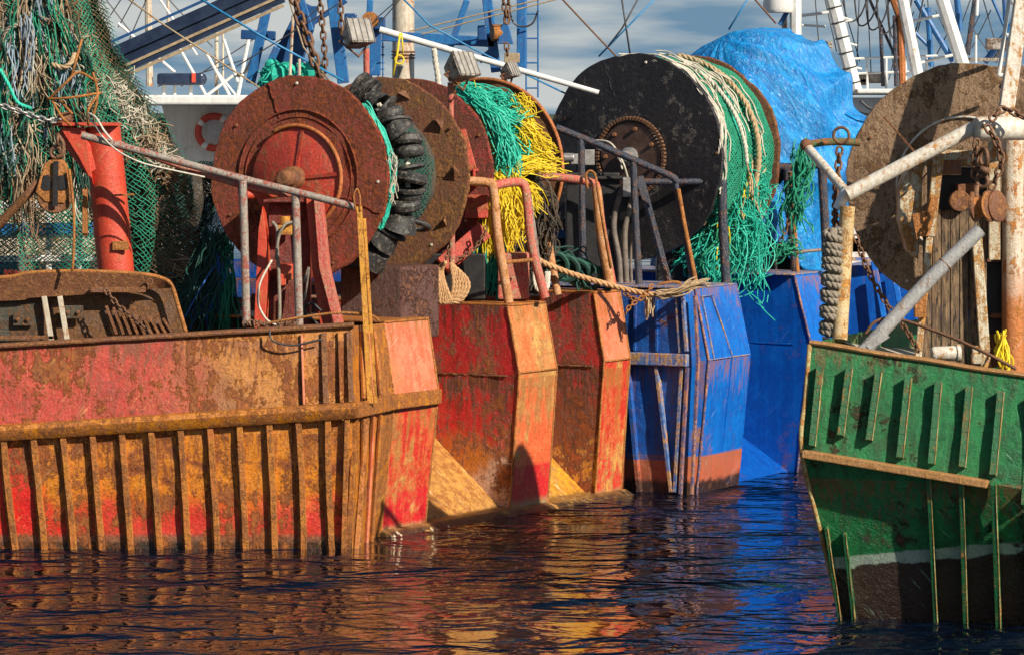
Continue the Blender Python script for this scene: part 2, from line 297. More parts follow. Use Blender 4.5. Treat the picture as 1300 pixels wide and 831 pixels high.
M['n_tan'] = simple('n_tan', (.45, .36, .24), (.30, .20, .12), 6, .9, .3)
M['n_cream'] = simple('n_cream', (.60, .56, .46), (.42, .36, .26), 6, .9, .3)
M['n_dark'] = simple('n_dark', (.05, .045, .035), (.10, .07, .045), 6, .9, .3)
M['n_yellow'] = simple('n_yellow', (.80, .62, .02), (.72, .50, .02), 9, .7, .2)
M['n_bluegrey'] = simple('n_bluegrey', (.35, .42, .48), (.22, .30, .38), 9, .8, .2)
M['n_blue'] = simple('n_blue', (.02, .10, .40), (.03, .16, .5), 9, .7, .2)
M['rubber'] = simple('rubber', (.014, .014, .014), (.05, .046, .042), 12, .55, .5, sp=(.16, .14, .115))
M['black'] = simple('black', (.010, .010, .011), (.022, .02, .019), 9, .5, .4)
M['hose'] = simple('hose', (.20, .16, .13), (.12, .10, .08), 15, .6, .3)
M['wood'] = simple('wood', (.26, .17, .09), (.07, .045, .028), 2.2, .85, .9, 0, (9, 9, 1), .02, sp=(.02, .015, .012))
M['lampglass'] = simple('lampglass', (.25, .23, .2), (.4, .37, .32), 8, .2, .1)
M['lampbody'] = paint('lampbody', (.55, .50, .42), (.36, .32, .27), .42, (.08, .05, .035), (.2, .12, .08), streak=.3, sc=7)
M['lifered'] = simple('lifered', (.60, .07, .03), (.5, .05, .03), 9, .5, .1)
M['deck'] = simple('deck', (.10, .06, .045), (.05, .035, .03), 4, .8, .5)
M['glass'] = simple('glass', (.02, .025, .03), (.03, .04, .05), 4, .1, .05)
M['land'] = simple('land', (.03, .05, .025), (.06, .08, .04), .05, .9, .3)
# tarp
k = N('tarp'); v = k.pos
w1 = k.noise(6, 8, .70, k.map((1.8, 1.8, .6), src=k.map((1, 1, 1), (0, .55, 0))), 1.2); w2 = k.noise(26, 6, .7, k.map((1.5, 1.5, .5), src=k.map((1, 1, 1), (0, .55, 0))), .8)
vo = k.n.new('ShaderNodeTexVoronoi'); vo.feature = 'DISTANCE_TO_EDGE'; vo.inputs['Scale'].default_value = 11; k.l.new(k.map((1.2, 1.2, .7)), vo.inputs[0])
cr = k.ramp(vo.outputs['Distance'], 0, .12)
k.bump(k.math('ADD', k.math('MULTIPLY', w1, 2.2), k.math('ADD', w2, k.math('MULTIPLY', cr, .12))), .6, .03)
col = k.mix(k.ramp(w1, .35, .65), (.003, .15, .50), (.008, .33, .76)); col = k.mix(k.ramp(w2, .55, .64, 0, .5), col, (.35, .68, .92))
M['tarp'] = k.out(col, .22)
# water
k = N('water'); k.b.inputs['IOR'].default_value = 1.333
a = k.noise(1.9, 2, .5, k.map((.75, 1.0, 1), (0, 0, .3)), .8); b = k.noise(5.5, 2, .5, k.map((.8, 1, 1)), .5); c = k.noise(.7, 1, .5); calm = k.ramp(k.noise(.28, 2, .5), .38, .62, .45, 1.25)
k.bump(k.math('MULTIPLY', calm, k.math('ADD', k.math('MULTIPLY', a, 1.), k.math('ADD', k.math('MULTIPLY', b, .20), k.math('MULTIPLY', c, .9)))), 1., .30)
M['water'] = k.out((.001, .004, .012), .02); k.b.inputs['Specular IOR Level'].default_value = .38
# ------------------------------------------------------------------ world, sun, camera
sc = bpy.context.scene
AZ, EL = 44, 33      # sun: to the right of and behind the camera
sd = V((math.cos(R(EL))*math.sin(R(AZ)), -math.cos(R(EL))*math.cos(R(AZ)), math.sin(R(EL))))
w = bpy.data.worlds.new('World'); sc.world = w; w.use_nodes = True; nt = w.node_tree; bg = nt.nodes['Background']
sky = nt.nodes.new('ShaderNodeTexSky'); sky.sky_type = 'NISHITA'; sky.sun_disc = False; sky.sun_elevation = R(EL)
sky.sun_rotation = math.atan2(sd.x, sd.y); sky.air_density = 1.2; sky.dust_density = .6; sky.ozone_density = 2.5
tc = nt.nodes.new('ShaderNodeTexCoord'); mp = nt.nodes.new('ShaderNodeMapping'); mp.inputs['Scale'].default_value = (9, 9, 60)
nt.links.new(tc.outputs['Generated'], mp.inputs[0])
cn = nt.nodes.new('ShaderNodeTexNoise'); cn.inputs['Scale'].default_value = 1.3; cn.inputs['Detail'].default_value = 7; nt.links.new(mp.outputs[0], cn.inputs[0])
cr_ = nt.nodes.new('ShaderNodeValToRGB'); cr_.color_ramp.elements[0].position = .42; cr_.color_ramp.elements[0].color = (2.2, 3.9, 5.6, 1)
cr_.color_ramp.elements[1].position = .60; cr_.color_ramp.elements[1].color = (8.0, 8.4, 8.2, 1)
nt.links.new(cn.outputs[0], cr_.inputs[0])
sx = nt.nodes.new('ShaderNodeSeparateXYZ'); nt.links.new(tc.outputs['Generated'], sx.inputs[0])
mr = nt.nodes.new('ShaderNodeMapRange'); mr.inputs[1].default_value = .06; mr.inputs[2].default_value = .45; mr.inputs[3].default_value = 1; mr.inputs[4].default_value = .0
nt.links.new(sx.outputs[2], mr.inputs[0])
mx = nt.nodes.new('ShaderNodeMix'); mx.data_type = 'RGBA'; nt.links.new(mr.outputs[0], mx.inputs[0]); nt.links.new(sky.outputs[0], mx.inputs[6]); nt.links.new(cr_.outputs[0], mx.inputs[7])
nt.links.new(mx.outputs[2], bg.inputs[0]); bg.inputs[1].default_value = .055
sl = bpy.data.lights.new('sun', 'SUN'); sl.energy = 5.0; sl.angle = R(.5); sl.color = (1, .90, .76)
so = bpy.data.objects.new('sun', sl); C.objects.link(so); so.rotation_euler = sd.to_track_quat('Z', 'Y').to_euler(); so.location = (20, -10, 30)
cam = bpy.data.cameras.new('camera'); co = bpy.data.objects.new('camera', cam); C.objects.link(co); sc.camera = co
co.location = (0, 0, H); co.rotation_euler = (R(90), 0, 0); cam.lens = 36*F/1300; cam.sensor_width = 36; cam.shift_y = -(415.5-HY)/1300; cam.clip_end = 6000; cam.clip_start = .5
sc.view_settings.view_transform = 'Standard'; sc.view_settings.look = 'None'; sc.view_settings.gamma = 1; sc.view_settings.exposure = .38
# ------------------------------------------------------------------ structure
o = MB().add([(-3000, -50, 0), (3000, -50, 0), (3000, 5000, 0), (-3000, 5000, 0)], [(0, 1, 2, 3)]).build('water', M['water']); o['kind'] = 'structure'
m = MB(); top = []; n = 160
for i in range(n+1):
    x = -900+1800*i/n; top.append((x, 900+noise.noise(V((x*.01, 0, 0)))*40, 5+5*noise.noise(V((x*.012, 3, 0)))+1.6*noise.noise(V((x*.09, 1, 0)))))
vs = []; fs = []
for i, t in enumerate(top): vs += [(t[0], t[1]-30, -1), t, (t[0], t[1]+60, t[2]*.9), (t[0], t[1]+120, -1)]
for i in range(n):
    for j in range(3): fs.append((4*i+j, 4*i+4+j, 4*i+5+j, 4*i+1+j))
o = m.add(vs, fs).build('hills', M['land'], smooth='all'); o['kind'] = 'structure'
# ------------------------------------------------------------------ hull pieces
def prof_at(prof, z):
    for (a0, z0), (a1, z1) in zip(prof, prof[1:]):
        if z <= z0 and z >= z1: return a0+(a1-a0)*(z0-z)/(z0-z1)
    return prof[-1][0] if z < prof[-1][1] else prof[0][0]
def fin_wall(m, O, t, aft, s, prof, L, rows=22, cols=18, amp=.02):
    """longitudinal plate at s across the stern, from the stern profile forward by L"""
    zt, zb = prof[0][1], prof[-1][1]; zs = sorted(set([zb+(zt-zb)*i/rows for i in range(rows+1)]+[p[1] for p in prof])); vs = []; fs = []
    for z in zs:
        e = O+t*s+aft*prof_at(prof, z)+V((0, 0, z)); f = O+t*s-aft*L+V((0, 0, z))
        for i in range(cols+1):
            q = i/cols; p = f.lerp(e, q); ed = min(1, 6*min(1-q, .5), 6*min((z-zb), (zt-z))/(zt-zb))
            vs.append(p-t*amp*ed*(noise.noise(p*1.7)+.6*noise.noise(p*4.1)))
    k = cols+1
    for j in range(len(zs)-1):
        for i in range(cols): fs.append((j*k+i, j*k+i+1, (j+1)*k+i+1, (j+1)*k+i))
    return m.add(vs, fs)
def cap_panels(O, t, aft, s0, s1, prof, j, amp=.015, twist=0):
    (a0, z0), (a1, z1) = prof[j], prof[j+1]
    q = lambda s, a, z: O+t*s+aft*a+V((0, 0, z))
    return MB().grid(q(s0, a1, z1), q(s1, a1, z1), q(s1, a0, z0), q(s0, a0, z0), 8, 14, amp, 2)
def edge(O, t, aft, s, prof, r=.014, wob=.004):
    pts = []
    for (a0, z0), (a1, z1) in zip(prof, prof[1:]):
        for i in range(10):
            f = i/10; p = O+t*s+aft*(a0+(a1-a0)*f)+V((0, 0, z0+(z1-z0)*f)); pts.append(p+V([noise.noise(p*9+V((k*7, 0, 0)))*wob for k in range(3)]))
    return MB().tube(pts, r, 6)
# ================================================================== RED TRAWLER
th = R(32.3); t1 = V((math.sin(th), math.cos(th), 0)); a1 = V((math.cos(th), -math.sin(th), 0)); O1 = V((-1.29, 35.66, 0))
red = thing('trawler', 'rusty red and ochre trawler with two stern ramps and rusty net drums at left', 'trawler', (-3, 37, 0), 'trawlers moored in the harbour')
prA = [(0.0, 2.14), (.13, 1.40), (-.04, 0), (-.08, -.4)]
prB = [(-.05, 2.20), (.10, 1.50), (-.02, 0), (-.06, -.4)]
prC = [(-.03, 2.26), (.10, 1.52), (-.02, 0), (-.06, -.4)]
# near hull side : levels  v as function of u
def side(u, lev, dY=0):
    q = u/440.
    if lev == 3: v, Y = 440-26*q, 34.66
    elif lev == 2: v, Y = 549-28*q, 34.50
    elif lev == 1: v, Y = 699-6*q, 34.62
    else: v, Y = 752-6*q, 34.66
    return P(u, v, Y+dY)
US = [-800, -350, -100, 0, 60, 120, 180, 240, 300, 360, 410, 447]
def side_mesh(l0, l1, nv, mm, amp=.016):
    vs = []; fs = []; nu = 90
    for j in range(nv+1):
        for i in range(nu+1):
            u = -800+(447+800)*i/nu; p = side(u, l0).lerp(side(u, l1), j/nv)
            ed = min(1, 5*min(j/nv, 1-j/nv), 12*(1-i/nu)); p = p+V((0, -1, 0))*amp*ed*(noise.noise(p*1.9)+.6*noise.noise(p*4.7)); vs.append(p)
    for j in range(nv):
        for i in range(nu): k_ = j*(nu+1)+i; fs.append((k_, k_+1, k_+nu+2, k_+nu+1))
    return mm.add(vs, fs)
m = MB(); side_mesh(0, 1, 4, m); side_mesh(1, 2, 14, m, .022); side_mesh(2, 3, 12, m, .02)
m.build('hull_side', M['red_side'], red, smooth='all')
# chamfer between side and cap
q = lambda s, a, z: O1+t1*s+a1*a+V((0, 0, z))
m = MB(); c3, c2, c1, c0 = [side(447, i) for i in (3, 2, 1, 0)]
e3, e2, e1, e0 = q(.0, prA[0][0], 2.14), q(0, prA[1][0], 1.36), q(0, prA[2][0], 0), q(0, prA[3][0], -.4)
m.grid(c0, e0, e1, c1, 4, 4, .0); m.grid(c1, e1, e2, c2, 6, 14, .015, 3); m.grid(c2, e2, e3, c3, 6, 10, .015, 3)
m.build('hull_corner', M['ochre'], red, smooth='all')
# fins
for (s0, s1, pr, up, lo) in ((0, .80, prA, 'pink', 'cap_red'), (2.40, 3.16, prB, 'cap_orange', 'cap_orange'), (4.16, 4.72, prC, 'pink', 'cap_red')):
    cap_panels(O1, t1, a1, s0, s1, pr, 0).build('stern_cap', M[up], red, smooth='all')
    m = cap_panels(O1, t1, a1, s0, s1, pr, 1); mm = cap_panels(O1, t1, a1, s0, s1, pr, 2); m.add(mm.v, mm.f)
    m.build('stern_plate', M[lo], red, smooth='all')
    for s in (s0, s1): edge(O1, t1, a1, s, pr).build('edge_trim', M['rustor'] if s == s1 else M['ribs'], red, smooth='all')
    k0, k1 = q(s0, pr[1][0]+.004, pr[1][1]), q(s1, pr[1][0]+.004, pr[1][1]); MB().tube([k0, k1], .012, 6).build('weld_bead', M['rustor'], red, smooth='all')
    ts = [q(s0, pr[0][0]+.015, pr[0][1]), q(s1, pr[0][0]+.015, pr[0][1]), q(s1, -3., pr[0][1]), q(s0, -3., pr[0][1])]
    MB().prism(ts, (0, 0, .022)).build('bulwark_cap', M['ribs'], red, bevel=.006)
fin_wall(MB(), O1, t1, a1, .80, prA, 4).build('ramp_wall', M['inner_red'], red, smooth='all')
fin_wall(MB(), O1, t1, a1, 2.40, prB, 4).build('ramp_wall', M['inner_red'], red, smooth='all')
fin_wall(MB(), O1, t1, a1, 3.16, prB, 4).build('ramp_wall', M['inner_red'], red, smooth='all')
fin_wall(MB(), O1, t1, a1, 4.16, prC, 4).build('ramp_wall', M['inner_red2'], red, smooth='all')
MB().add([q(4.72, 0, -.4), q(4.72, .08, 1.5), q(4.72, -.03, 2.26), q(4.72, -9, 2.3), q(4.72, -9, -.4)], [(0, 1, 2, 3, 4)]).build('hull_side', M['red_side'], red)
# horizontal weld seam with torn plate on ramp wall
for s, pr in ((2.40, prB), (4.16, prC)):
    pts = [q(s, -1.6+1.55*i/24, 1.46+.006*math.sin(i*3)) - t1*.006 for i in range(25)]
    MB().tube(pts, .009, 5, wob=.3).build('weld_seam', M['rust'], red)
# ramps (rise at about 43 deg)
for s0, s1, mt in ((.80, 2.40, 'rampwood'), (3.16, 4.16, 'rampyel')):
    m = MB().grid(q(s0, .02, -.08), q(s1, .02, -.08), q(s1, -1.9, 1.55), q(s0, -1.9, 1.55), 14, 26, .02, 2.2)
    m.grid(q(s0, .02, -.5), q(s1, .02, -.5), q(s1, .02, -.08), q(s0, .02, -.08), 6, 2)
    m.build('stern_ramp', M[mt], red, smooth='all')
MB().prism([q(-.04, -.2, -.35), q(-.04, .24, -.35), q(-.04, .24, -.05), q(-.04, .02, .055), q(-.04, -.2, .07)], t1*4.82).build('stern_sill', M['rampwood'], red, bevel=.02)
# deck
dz = 1.5
m = MB(); dl = [side(-800, 1, .1), side(440, 1, .1), q(.0, -.2, 0), q(.8, -1.9, 0), q(4.7, -1.9, 0), q(4.7, -9, 0)]
m.prism([V((p.x, p.y, 1.42)) for p in dl], (0, 0, .06)); m.build('deck', M['deck'], red)
# side bulwark cap, rub rail, ribs
def sweep(u0, u1, lev, n=26, dy=0, dz=0): return [side(u0+(u1-u0)*i/n, lev)+V((0, dy, dz+.006*noise.noise(V((i*.9, 2, lev))))) for i in range(n+1)]
m = MB(); pts = sweep(-800, 449, 3, 60, .04, .008)
for i in range(60): m.bar(pts[i], pts[i+1]+(pts[i+1]-pts[i])*.002, .05, .14)
m.tube([p+V((0, -.075, 0)) for p in pts], .022, 8)
m.build('bulwark_cap', M['rust'], red, smooth=True)
m = MB(); pts = sweep(-800, 452, 2, 60, -.045, 0)
prof = [(.0, .085), (-.06, .075), (-.085, .03), (-.07, -.03), (-.03, -.075), (.04, -.08)]
vs = []; fs = []; rp = pts+[e2+V((.02, -.05, 0)), q(.80, prA[1][0]+.03, 1.42)]
for p in rp:
    for y, z in prof: vs.append(p+V((0, y, z)))
for i in range(len(rp)-1):
    for j in range(5): fs.append((i*6+j, i*6+j+1, i*6+7+j, i*6+6+j))
m.add(vs[:6*61], fs[:60*5]); m.build('rub_rail', M['ochre'], red, smooth=True)
m = MB(); pr_ = [pts[-1], e2+a1*.0+V((0.0, -.02, 0))+V((.02, -.02, 0)), q(.80, prA[1][0]+.02, 1.36)]
for i in range(2): m.bar(pr_[i], pr_[i+1], .15, .05, (a1 if i else V((.6, -.8, 0))))
m.build('rub_rail', M['ochre'], red, bevel=.012)
for i in range(-18, 12):
    ut = 5+37.4*i; ub = ut+17-1.0*max(i, 0)
    if ut > 425: continue
    f0, f1 = side(ut, 2, -.028)+V((0, 0, -.07)), side(ub, 1, -.03)+V((0, 0, -.12))
    n = 8; m = MB(); wv = random.uniform(-.012, .012)
    pts = [f0.lerp(f1, j/n)+V((wv*math.sin(j/n*3.1)+random.uniform(-.003, .003), 0, 0)) for j in range(n+1)]
    for j in range(n): m.bar(pts[j], pts[j+1], .058, .066)
    for j in range(n): m.bar(pts[j]+V((-.03, .022, 0)), pts[j+1]+V((-.03, .022, 0)), .05, .012)
    m.build('rib', M['ribs'], red, bevel=.004)
for ut, ub, mt, w_ in ((441, 436, 'ribs', .05), (452, 441, 'ochre', .05), (466, 452, 'ribs', .05)):
    m = MB(); f0 = side(ut, 2, -.03+.02*max(0, ut-447))+V((0, 0, -.08)); f1 = side(ub, 1, -.04+.02*max(0, ub-447))+V((0, 0, -.12)); m.bar(f0, f1, w_, .07); m.build('rib', M[mt], red, bevel=.005)
for uu, mt, w_ in ((383, 'pink', .02), (411, 'rust', .055), (430, 'red_side', .02), (443, 'rust', .05)):
    m = MB(); m.bar(side(uu, 3, -.02)+V((0, 0, -.05)), side(uu+3, 2, -.02)+V((0, 0, .08)), w_, .05); m.build('frame_strip', M[mt], red, bevel=.004)
for f_, mt in ((.22, 'ribs'), (.45, 'pink'), (.62, 'ribs')):
    n_ = V((.75, -.5, 0))*.03; MB().bar(c3.lerp(e3, f_)+n_+V((0, 0, -.06)), c2.lerp(e2, f_)+n_+V((0, 0, .1)), .04, .03, V((.8, -.6, 0))).build('frame_strip', M[mt], red, bevel=.004); MB().bar(c2.lerp(e2, f_)+n_+V((0, 0, -.1)), c1.lerp(e1, f_)+n_*.6+V((0, 0, -.05)), .035, .03, V((.8, -.6, 0))).build('frame_strip', M[mt], red, bevel=.004)
# hooked flat bars (yellow) standing at the corner
m = MB(); p0, p1 = P(456, 262, 34.9), P(470, 512, 34.75)
m.bar(p0, p1, .055, .03).bar(p0+V((.05, .03, -.12)), p1+V((.055, .03, 0)), .03, .03); m.build('stay_bar', M['yellowbar'], red, bevel=.004)
MB().tube(SP([(452, 268, 34.88), (449, 250, 34.88), (453, 240, 34.88), (457, 250, 34.88), (457, 268, 34.88)]), .010, 6).build('hook', M['rustor'], red, smooth='all')
# grey pipe rail
m = MB().tube(SP([(104, 172, 35.3), (200, 198, 35.2), (300, 225, 35.1), (400, 250, 35.), (450, 263, 34.95)], 4), .037, 12); m.build('handrail', M['pipe_grey'], red, smooth=True)
for u, v0 in ((308, 230), (375, 247)):
    m = MB().tube([P(u, v0, 35.05), P(u+2, v0+60, 35.05), P(u+5, 414, 35.05)], .041, 12); m.build('rail_post', M['pipe_grey'], red, smooth=True)
MB().tube(SP([(150, 182, 35.4), (230, 212, 35.3), (308, 236, 35.15), (360, 246, 35.15), (382, 248, 35.2)], 4), .03, 10).build('brace_pipe', M['pipe_red'], red, smooth=True)
MB().tube([P(312, 247, 35.15), P(350, 246, 35.3)], .05, 12).build('brace_pipe', M['orange'], red, smooth=True)
# orange column with bracket head
cb, ct = P(148, 352, 36), P(130, 160, 36); cb2 = cb+(cb-ct)*.28
m = MB(); ax = ct-cb2; m.lathe(cb2, ax, [(.185, 0), (.185, ax.length*.7), (.18, ax.length)], 28)
m.build('column', M['orange'], red, smooth=True)
m = MB().box(P(110, 158, 35.95), .66, .42, .035).bar(P(80, 163, 35.9), P(122, 215, 35.85), .025, .22, V((1, 0, 0)))
m.prism([P(76, 162, 35.8), P(108, 162, 35.8), P(118, 235, 35.8), P(100, 200, 35.8)], (0, .25, 0)); m.build('column_head', M['orange'], red, bevel=.006)
MB().lathe(P(83, 152, 35.9), V((1, 0, .1)), [(.0, -.07), (.075, -.07), (.075, .07), (0, .07)], 20).build('column_pin', M['rust'], red, smooth=True)
m = MB().box(P(153, 312, 35.8), .16, .04, .09); m.bar(P(145, 248, 35.8), P(170, 247, 35.8), .02, .02); m.bar(P(108, 240, 35.85), P(108, 300, 35.85), .05, .06); m.build('lug', M['rustor'], red, bevel=.004)
# drums
def flange(par, c, ax, Rr, mt, hub=None, ring=None, thick=.025, bolts=3, name='flange', a0=20):
    m = MB().lathe(c, ax, [(0, -thick), (Rr*.5, -thick), (Rr-.01, -thick), (Rr, -thick*.6), (Rr, thick*.6), (Rr-.01, thick), (0, thick)], 120, .02)
    fl = m.build(name, M[mt], par, smooth=True)
    if ring: MB().torus(c-ax*thick, ax, Rr*ring, .008, 64, 5).build('weld_ring', M[mt], par if par.parent is None else par, smooth='all')
    a, b, _ = frame(ax)
    for i in range(bolts):
        g = R(a0+i*360/bolts+random.uniform(-9, 9)); p = c+(a*math.cos(g)+b*math.sin(g))*Rr*random.uniform(.86, .95)-ax*thick
        MB().lathe(p, ax, [(0, -.012), (.012, -.012), (.018, 0)], 8).build('bolt', M['rope_wh'] if i % 2 else M['rust'], par)
    for g_, r0, r1 in ((a0+40, .62, .99), (a0+170, .45, .98), (a0+285, .66, .99)):
        g = R(g_); d_ = a*math.cos(g)+b*math.sin(g); MB().tube([c+d_*Rr*(r0+(r1-r0)*i/8)-ax*thick+(a*-math.sin(g)+b*math.cos(g))*.01*math.sin(i*2) for i in range(9)], .006, 5, wob=.3).build('weld_seam', M[mt], par)
    return fl
def drum(boat, c, ax, L, Rr, core, mts, label=None, coremat='n_dark', **kw):
    d = MB().lathe(c, ax, [(core, .03), (core*1.03, L*.3), (core*.98, L*.7), (core, L-.03)], 40, .05).build('net_drum', M[coremat], boat, smooth='all')
    MB().lathe(c, ax, [(0, -.2), (.07, -.2), (.07, .0), (.11, .0), (.11, L), (.07, L), (.07, L+.2), (0, L+.2)], 20).build('axle', M['rust'], d, smooth=True)
    flange(d, c, ax, Rr, mts[0], a0=30, **kw); flange(d, c+ax*L, ax, Rr, mts[1], a0=10, bolts=5)
    return d
dth = R(27); dax = V((math.sin(dth), math.cos(dth), 0))
c11 = P(380, 226, 36.2); Rd = 1.045
d1 = drum(red, c11, dax, 1.75, Rd, .66, ('flange', 'flange_br'), ring=.60, bolts=7)
# raised hub of the first flange, with orange half-rim
hc = c11-dax*.03
MB().lathe(hc, dax, [(0, -.05), (.50, -.045), (.52, -.03), (.53, 0)], 64).build('hub_plate', M['hubred'], d1, smooth=True)
MB().torus(hc-dax*.05, dax, .535, .022, 40, 8, 60, 250).build('hub_rim', M['orange_rim'], d1, smooth='all')
MB().torus(hc-dax*.0, dax, .70, .01, 60, 6).build('weld_ring', M['flange'], d1, smooth='all')
for k_ in range(3):
    g = R(100+k_*75); a, b, _ = frame(dax); MB().bar(hc-dax*.055+(a*math.cos(g)+b*math.sin(g))*.1, hc-dax*.055+(a*math.cos(g)+b*math.sin(g))*.49, .035, .012, -dax).build('spoke', M['hubred'], d1)
MB().lathe(hc-dax*.05, dax, [(0, -.28), (.06, -.28), (.085, -.25), (.085, -.12), (.12, -.1), (.12, 0)], 20).build('bearing', M['rust'], d1, smooth=True)
# lugs on the far flange
a, b, _ = frame(dax)
def lug(par, c, Rr, g, size=.085):
    p = c+(a*math.cos(g)+b*math.sin(g))*Rr; rad = (a*math.cos(g)+b*math.sin(g)); tan = a*-math.sin(g)+b*math.cos(g)
    m = MB().add([p+tan*size-dax*.03, p-tan*size-dax*.03, p-tan*size*.6-dax*.09+rad*.03, p+rad*size*.9-dax*.03], [(0, 1, 2), (0, 2, 3), (1, 3, 2), (0, 3, 1)])
    m.build('lug', M['rust'], par)
c12 = c11+dax*1.75
for g in (72, 38, 2, -34): lug(d1, c12, Rd*.84, math.pi-R(g))
c13 = P(523, 216, 38.75)
d2 = drum(red, c13, dax, 1.7, 1.0, .62, ('flange_rd', 'flange_br'), ring=.55, bolts=6)
MB().torus(c13+dax*1.67, dax, 1.012, .022, 80, 8).build('flange_rim', M['orange_rim'], d2, smooth='all')
c14 = c13+dax*1.7
# drum supports (orange leaf plates, box, hoses)
m = MB().prism([P(333, 262, 35.7), P(338, 300, 35.7), P(340, 345, 35.7), P(336, 418, 35.7), P(322, 418, 35.7), P(326, 330, 35.7), P(328, 290, 35.7)], (.02, .16, 0)); m.build('drum_support', M['orange'], red, bevel=.006)
m = MB().prism([P(388, 248, 35.7), P(397, 248, 35.7), P(404, 330, 35.7), P(424, 420, 35.7), P(408, 420, 35.7), P(396, 340, 35.7)], (.02, .2, 0)); m.build('drum_support', M['orange'], red, bevel=.006)
m = MB().prism([P(398, 250, 35.6), P(408, 252, 35.6), P(417, 340, 35.6), P(436, 420, 35.6), P(426, 420, 35.6), P(405, 340, 35.6)], (.02, .1, 0)); m.build('drum_support', M['pipe_red'], red, bevel=.006)
m = MB().box(P(368, 335, 36.0), .42, .25, 1.35); m.box(P(368, 255, 35.9), .52, .35, .03); m.build('drive_housing', M['darkred'], red, bevel=.01)
m = MB().box(P(362, 345, 35.75), .16, .14, .16).box(P(358, 355, 35.7), .09, .1, .12); m.build('hydraulic_motor', M['orange'], red, bevel=.01)
m = MB().box(P(362, 292, 35.75), .14, .1, .1); m.lathe(P(362, 285, 35.75), V((0, 0, 1)), [(0, 0), (.05, 0), (.05, .08), (0, .08)], 14); m.build('valve_block', M['yellowbar'], red, bevel=.006)
for pp, r_, mt in (([(346, 282, 35.7), (352, 292, 35.65), (352, 320, 35.65), (354, 350, 35.65), (355, 400, 35.6), (352, 416, 35.6)], .018, 'rope_grey'), ([(372, 282, 35.7), (362, 285, 35.6), (354, 300, 35.6), (350, 330, 35.6)], .016, 'rope_grey'),
                   ([(345, 330, 35.6), (330, 360, 35.55), (328, 385, 35.55), (338, 405, 35.55), (350, 412, 35.6)], .012, 'rope_wh'), ([(385, 360, 35.6), (392, 340, 35.6), (386, 380, 35.6), (372, 415, 35.6)], .012, 'hose'),
                   ([(404, 412, 35.5), (390, 400, 35.5), (386, 390, 35.5), (396, 385, 35.5), (408, 395, 35.5)], .016, 'black')):
    MB().tube(SP(pp), r_, 8).build('hose', M[mt], red, smooth='all')
MB().tube(SP([(330, 412, 34.9), (380, 403, 34.85), (430, 397, 34.85), (470, 400, 34.85), (482, 408, 34.85)]), .014, 6).build('bent_rod', M['rustor'], red, smooth='all')
MB().tube(SP([(342, 418, 34.55), (346, 432, 34.52), (372, 438, 34.52), (410, 430, 34.52)]), .01, 6).build('cable', M['wire'], red, smooth='all')
m = MB().box(P(495, 382, 36.75), .78, .7, .75, (a1, t1, V((0, 0, 1)))); m.build('machinery_box', M['boxrust'], red, bevel=.03)
# posts and hoops beside second drum
m = MB().tube(SP([(592, 230, 37.9), (618, 232, 37.9), (626, 240, 37.9), (632, 300, 37.9), (646, 384, 37.9)], 6), .05, 12); m.build('hoop_rail', M['pipe_or'], red, smooth=True)
m = MB().tube(SP([(622, 238, 37.9), (640, 233, 38), (660, 232, 38.1), (668, 245, 38.1), (675, 310, 38.1), (692, 378, 38.1)], 6), .05, 12); m.build('hoop_rail', M['pipe_red'], red, smooth=True)
MB().tube([P(640, 333, 37.9), P(677, 330, 38)], .02, 8).build('cross_bar', M['rustor'], red, smooth=True)
MB().bar(P(672, 245, 38.1), P(690, 378, 38.1), .04, .05).build('stay_bar', M['pipe_grey'], red, bevel=.004)
MB().tube(SP([(660, 222, 39.4), (715, 226, 39.4), (750, 232, 39.4), (758, 242, 39.4), (764, 290, 39.4), (778, 364, 39.4)], 6), .048, 12).build('hoop_rail', M['pipe_red'], red, smooth=True)
MB().tube([P(757, 238, 39.35), P(762, 290, 39.35), P(775, 364, 39.35)], .055, 12).build('rail_post', M['pipe_or'], red, smooth=True)
MB().tube([P(690, 268, 39.2), P(698, 320, 39.2), P(708, 374, 39.2)], .045, 10).build('rail_post', M['pipe_or'], red, smooth=True)
MB().tube(SP([(746, 240, 39.3), (744, 222, 39.3), (750, 217, 39.3), (756, 224, 39.3), (760, 250, 39.3), (776, 340, 39.3)]), .014, 6).build('hook', M['rustor'], red, smooth='all')
m = MB().bar(P(562, 338, 38.1), P(615, 292, 38.2), .2, .14); m.build('beam', M['hubred'], red, bevel=.01)
m = MB().box(P(585, 216, 38.2), .38, .3, .03).box(P(585, 235, 38.2), .38, .3, .03).box(P(572, 226, 38.1), .03, .3, .16).box(P(602, 226, 38.1), .03, .3, .2).bar(P(586, 165, 38.35), P(600, 215, 38.3), .09, .06).box(P(605, 262, 38.3), .25, .3, .25).lathe(P(590, 236, 38.1), V((1, 0, 0)), [(0, -.1), (.08, -.1), (.08, .06), (0, .06)], 16)
m.build('drum_bracket', M['hubred'], red, bevel=.008)
MB().box(P(652, 350, 38.4), .34, .3, .5).build('winch_box', M['pipe_red'], red, bevel=.02)
m = MB().box(P(570, 350, 38.6), .8, .5, .5).box(P(625, 330, 39.5), 1.2, .4, .8); m.build('winch_frame', M['black'], red, bevel=.02)
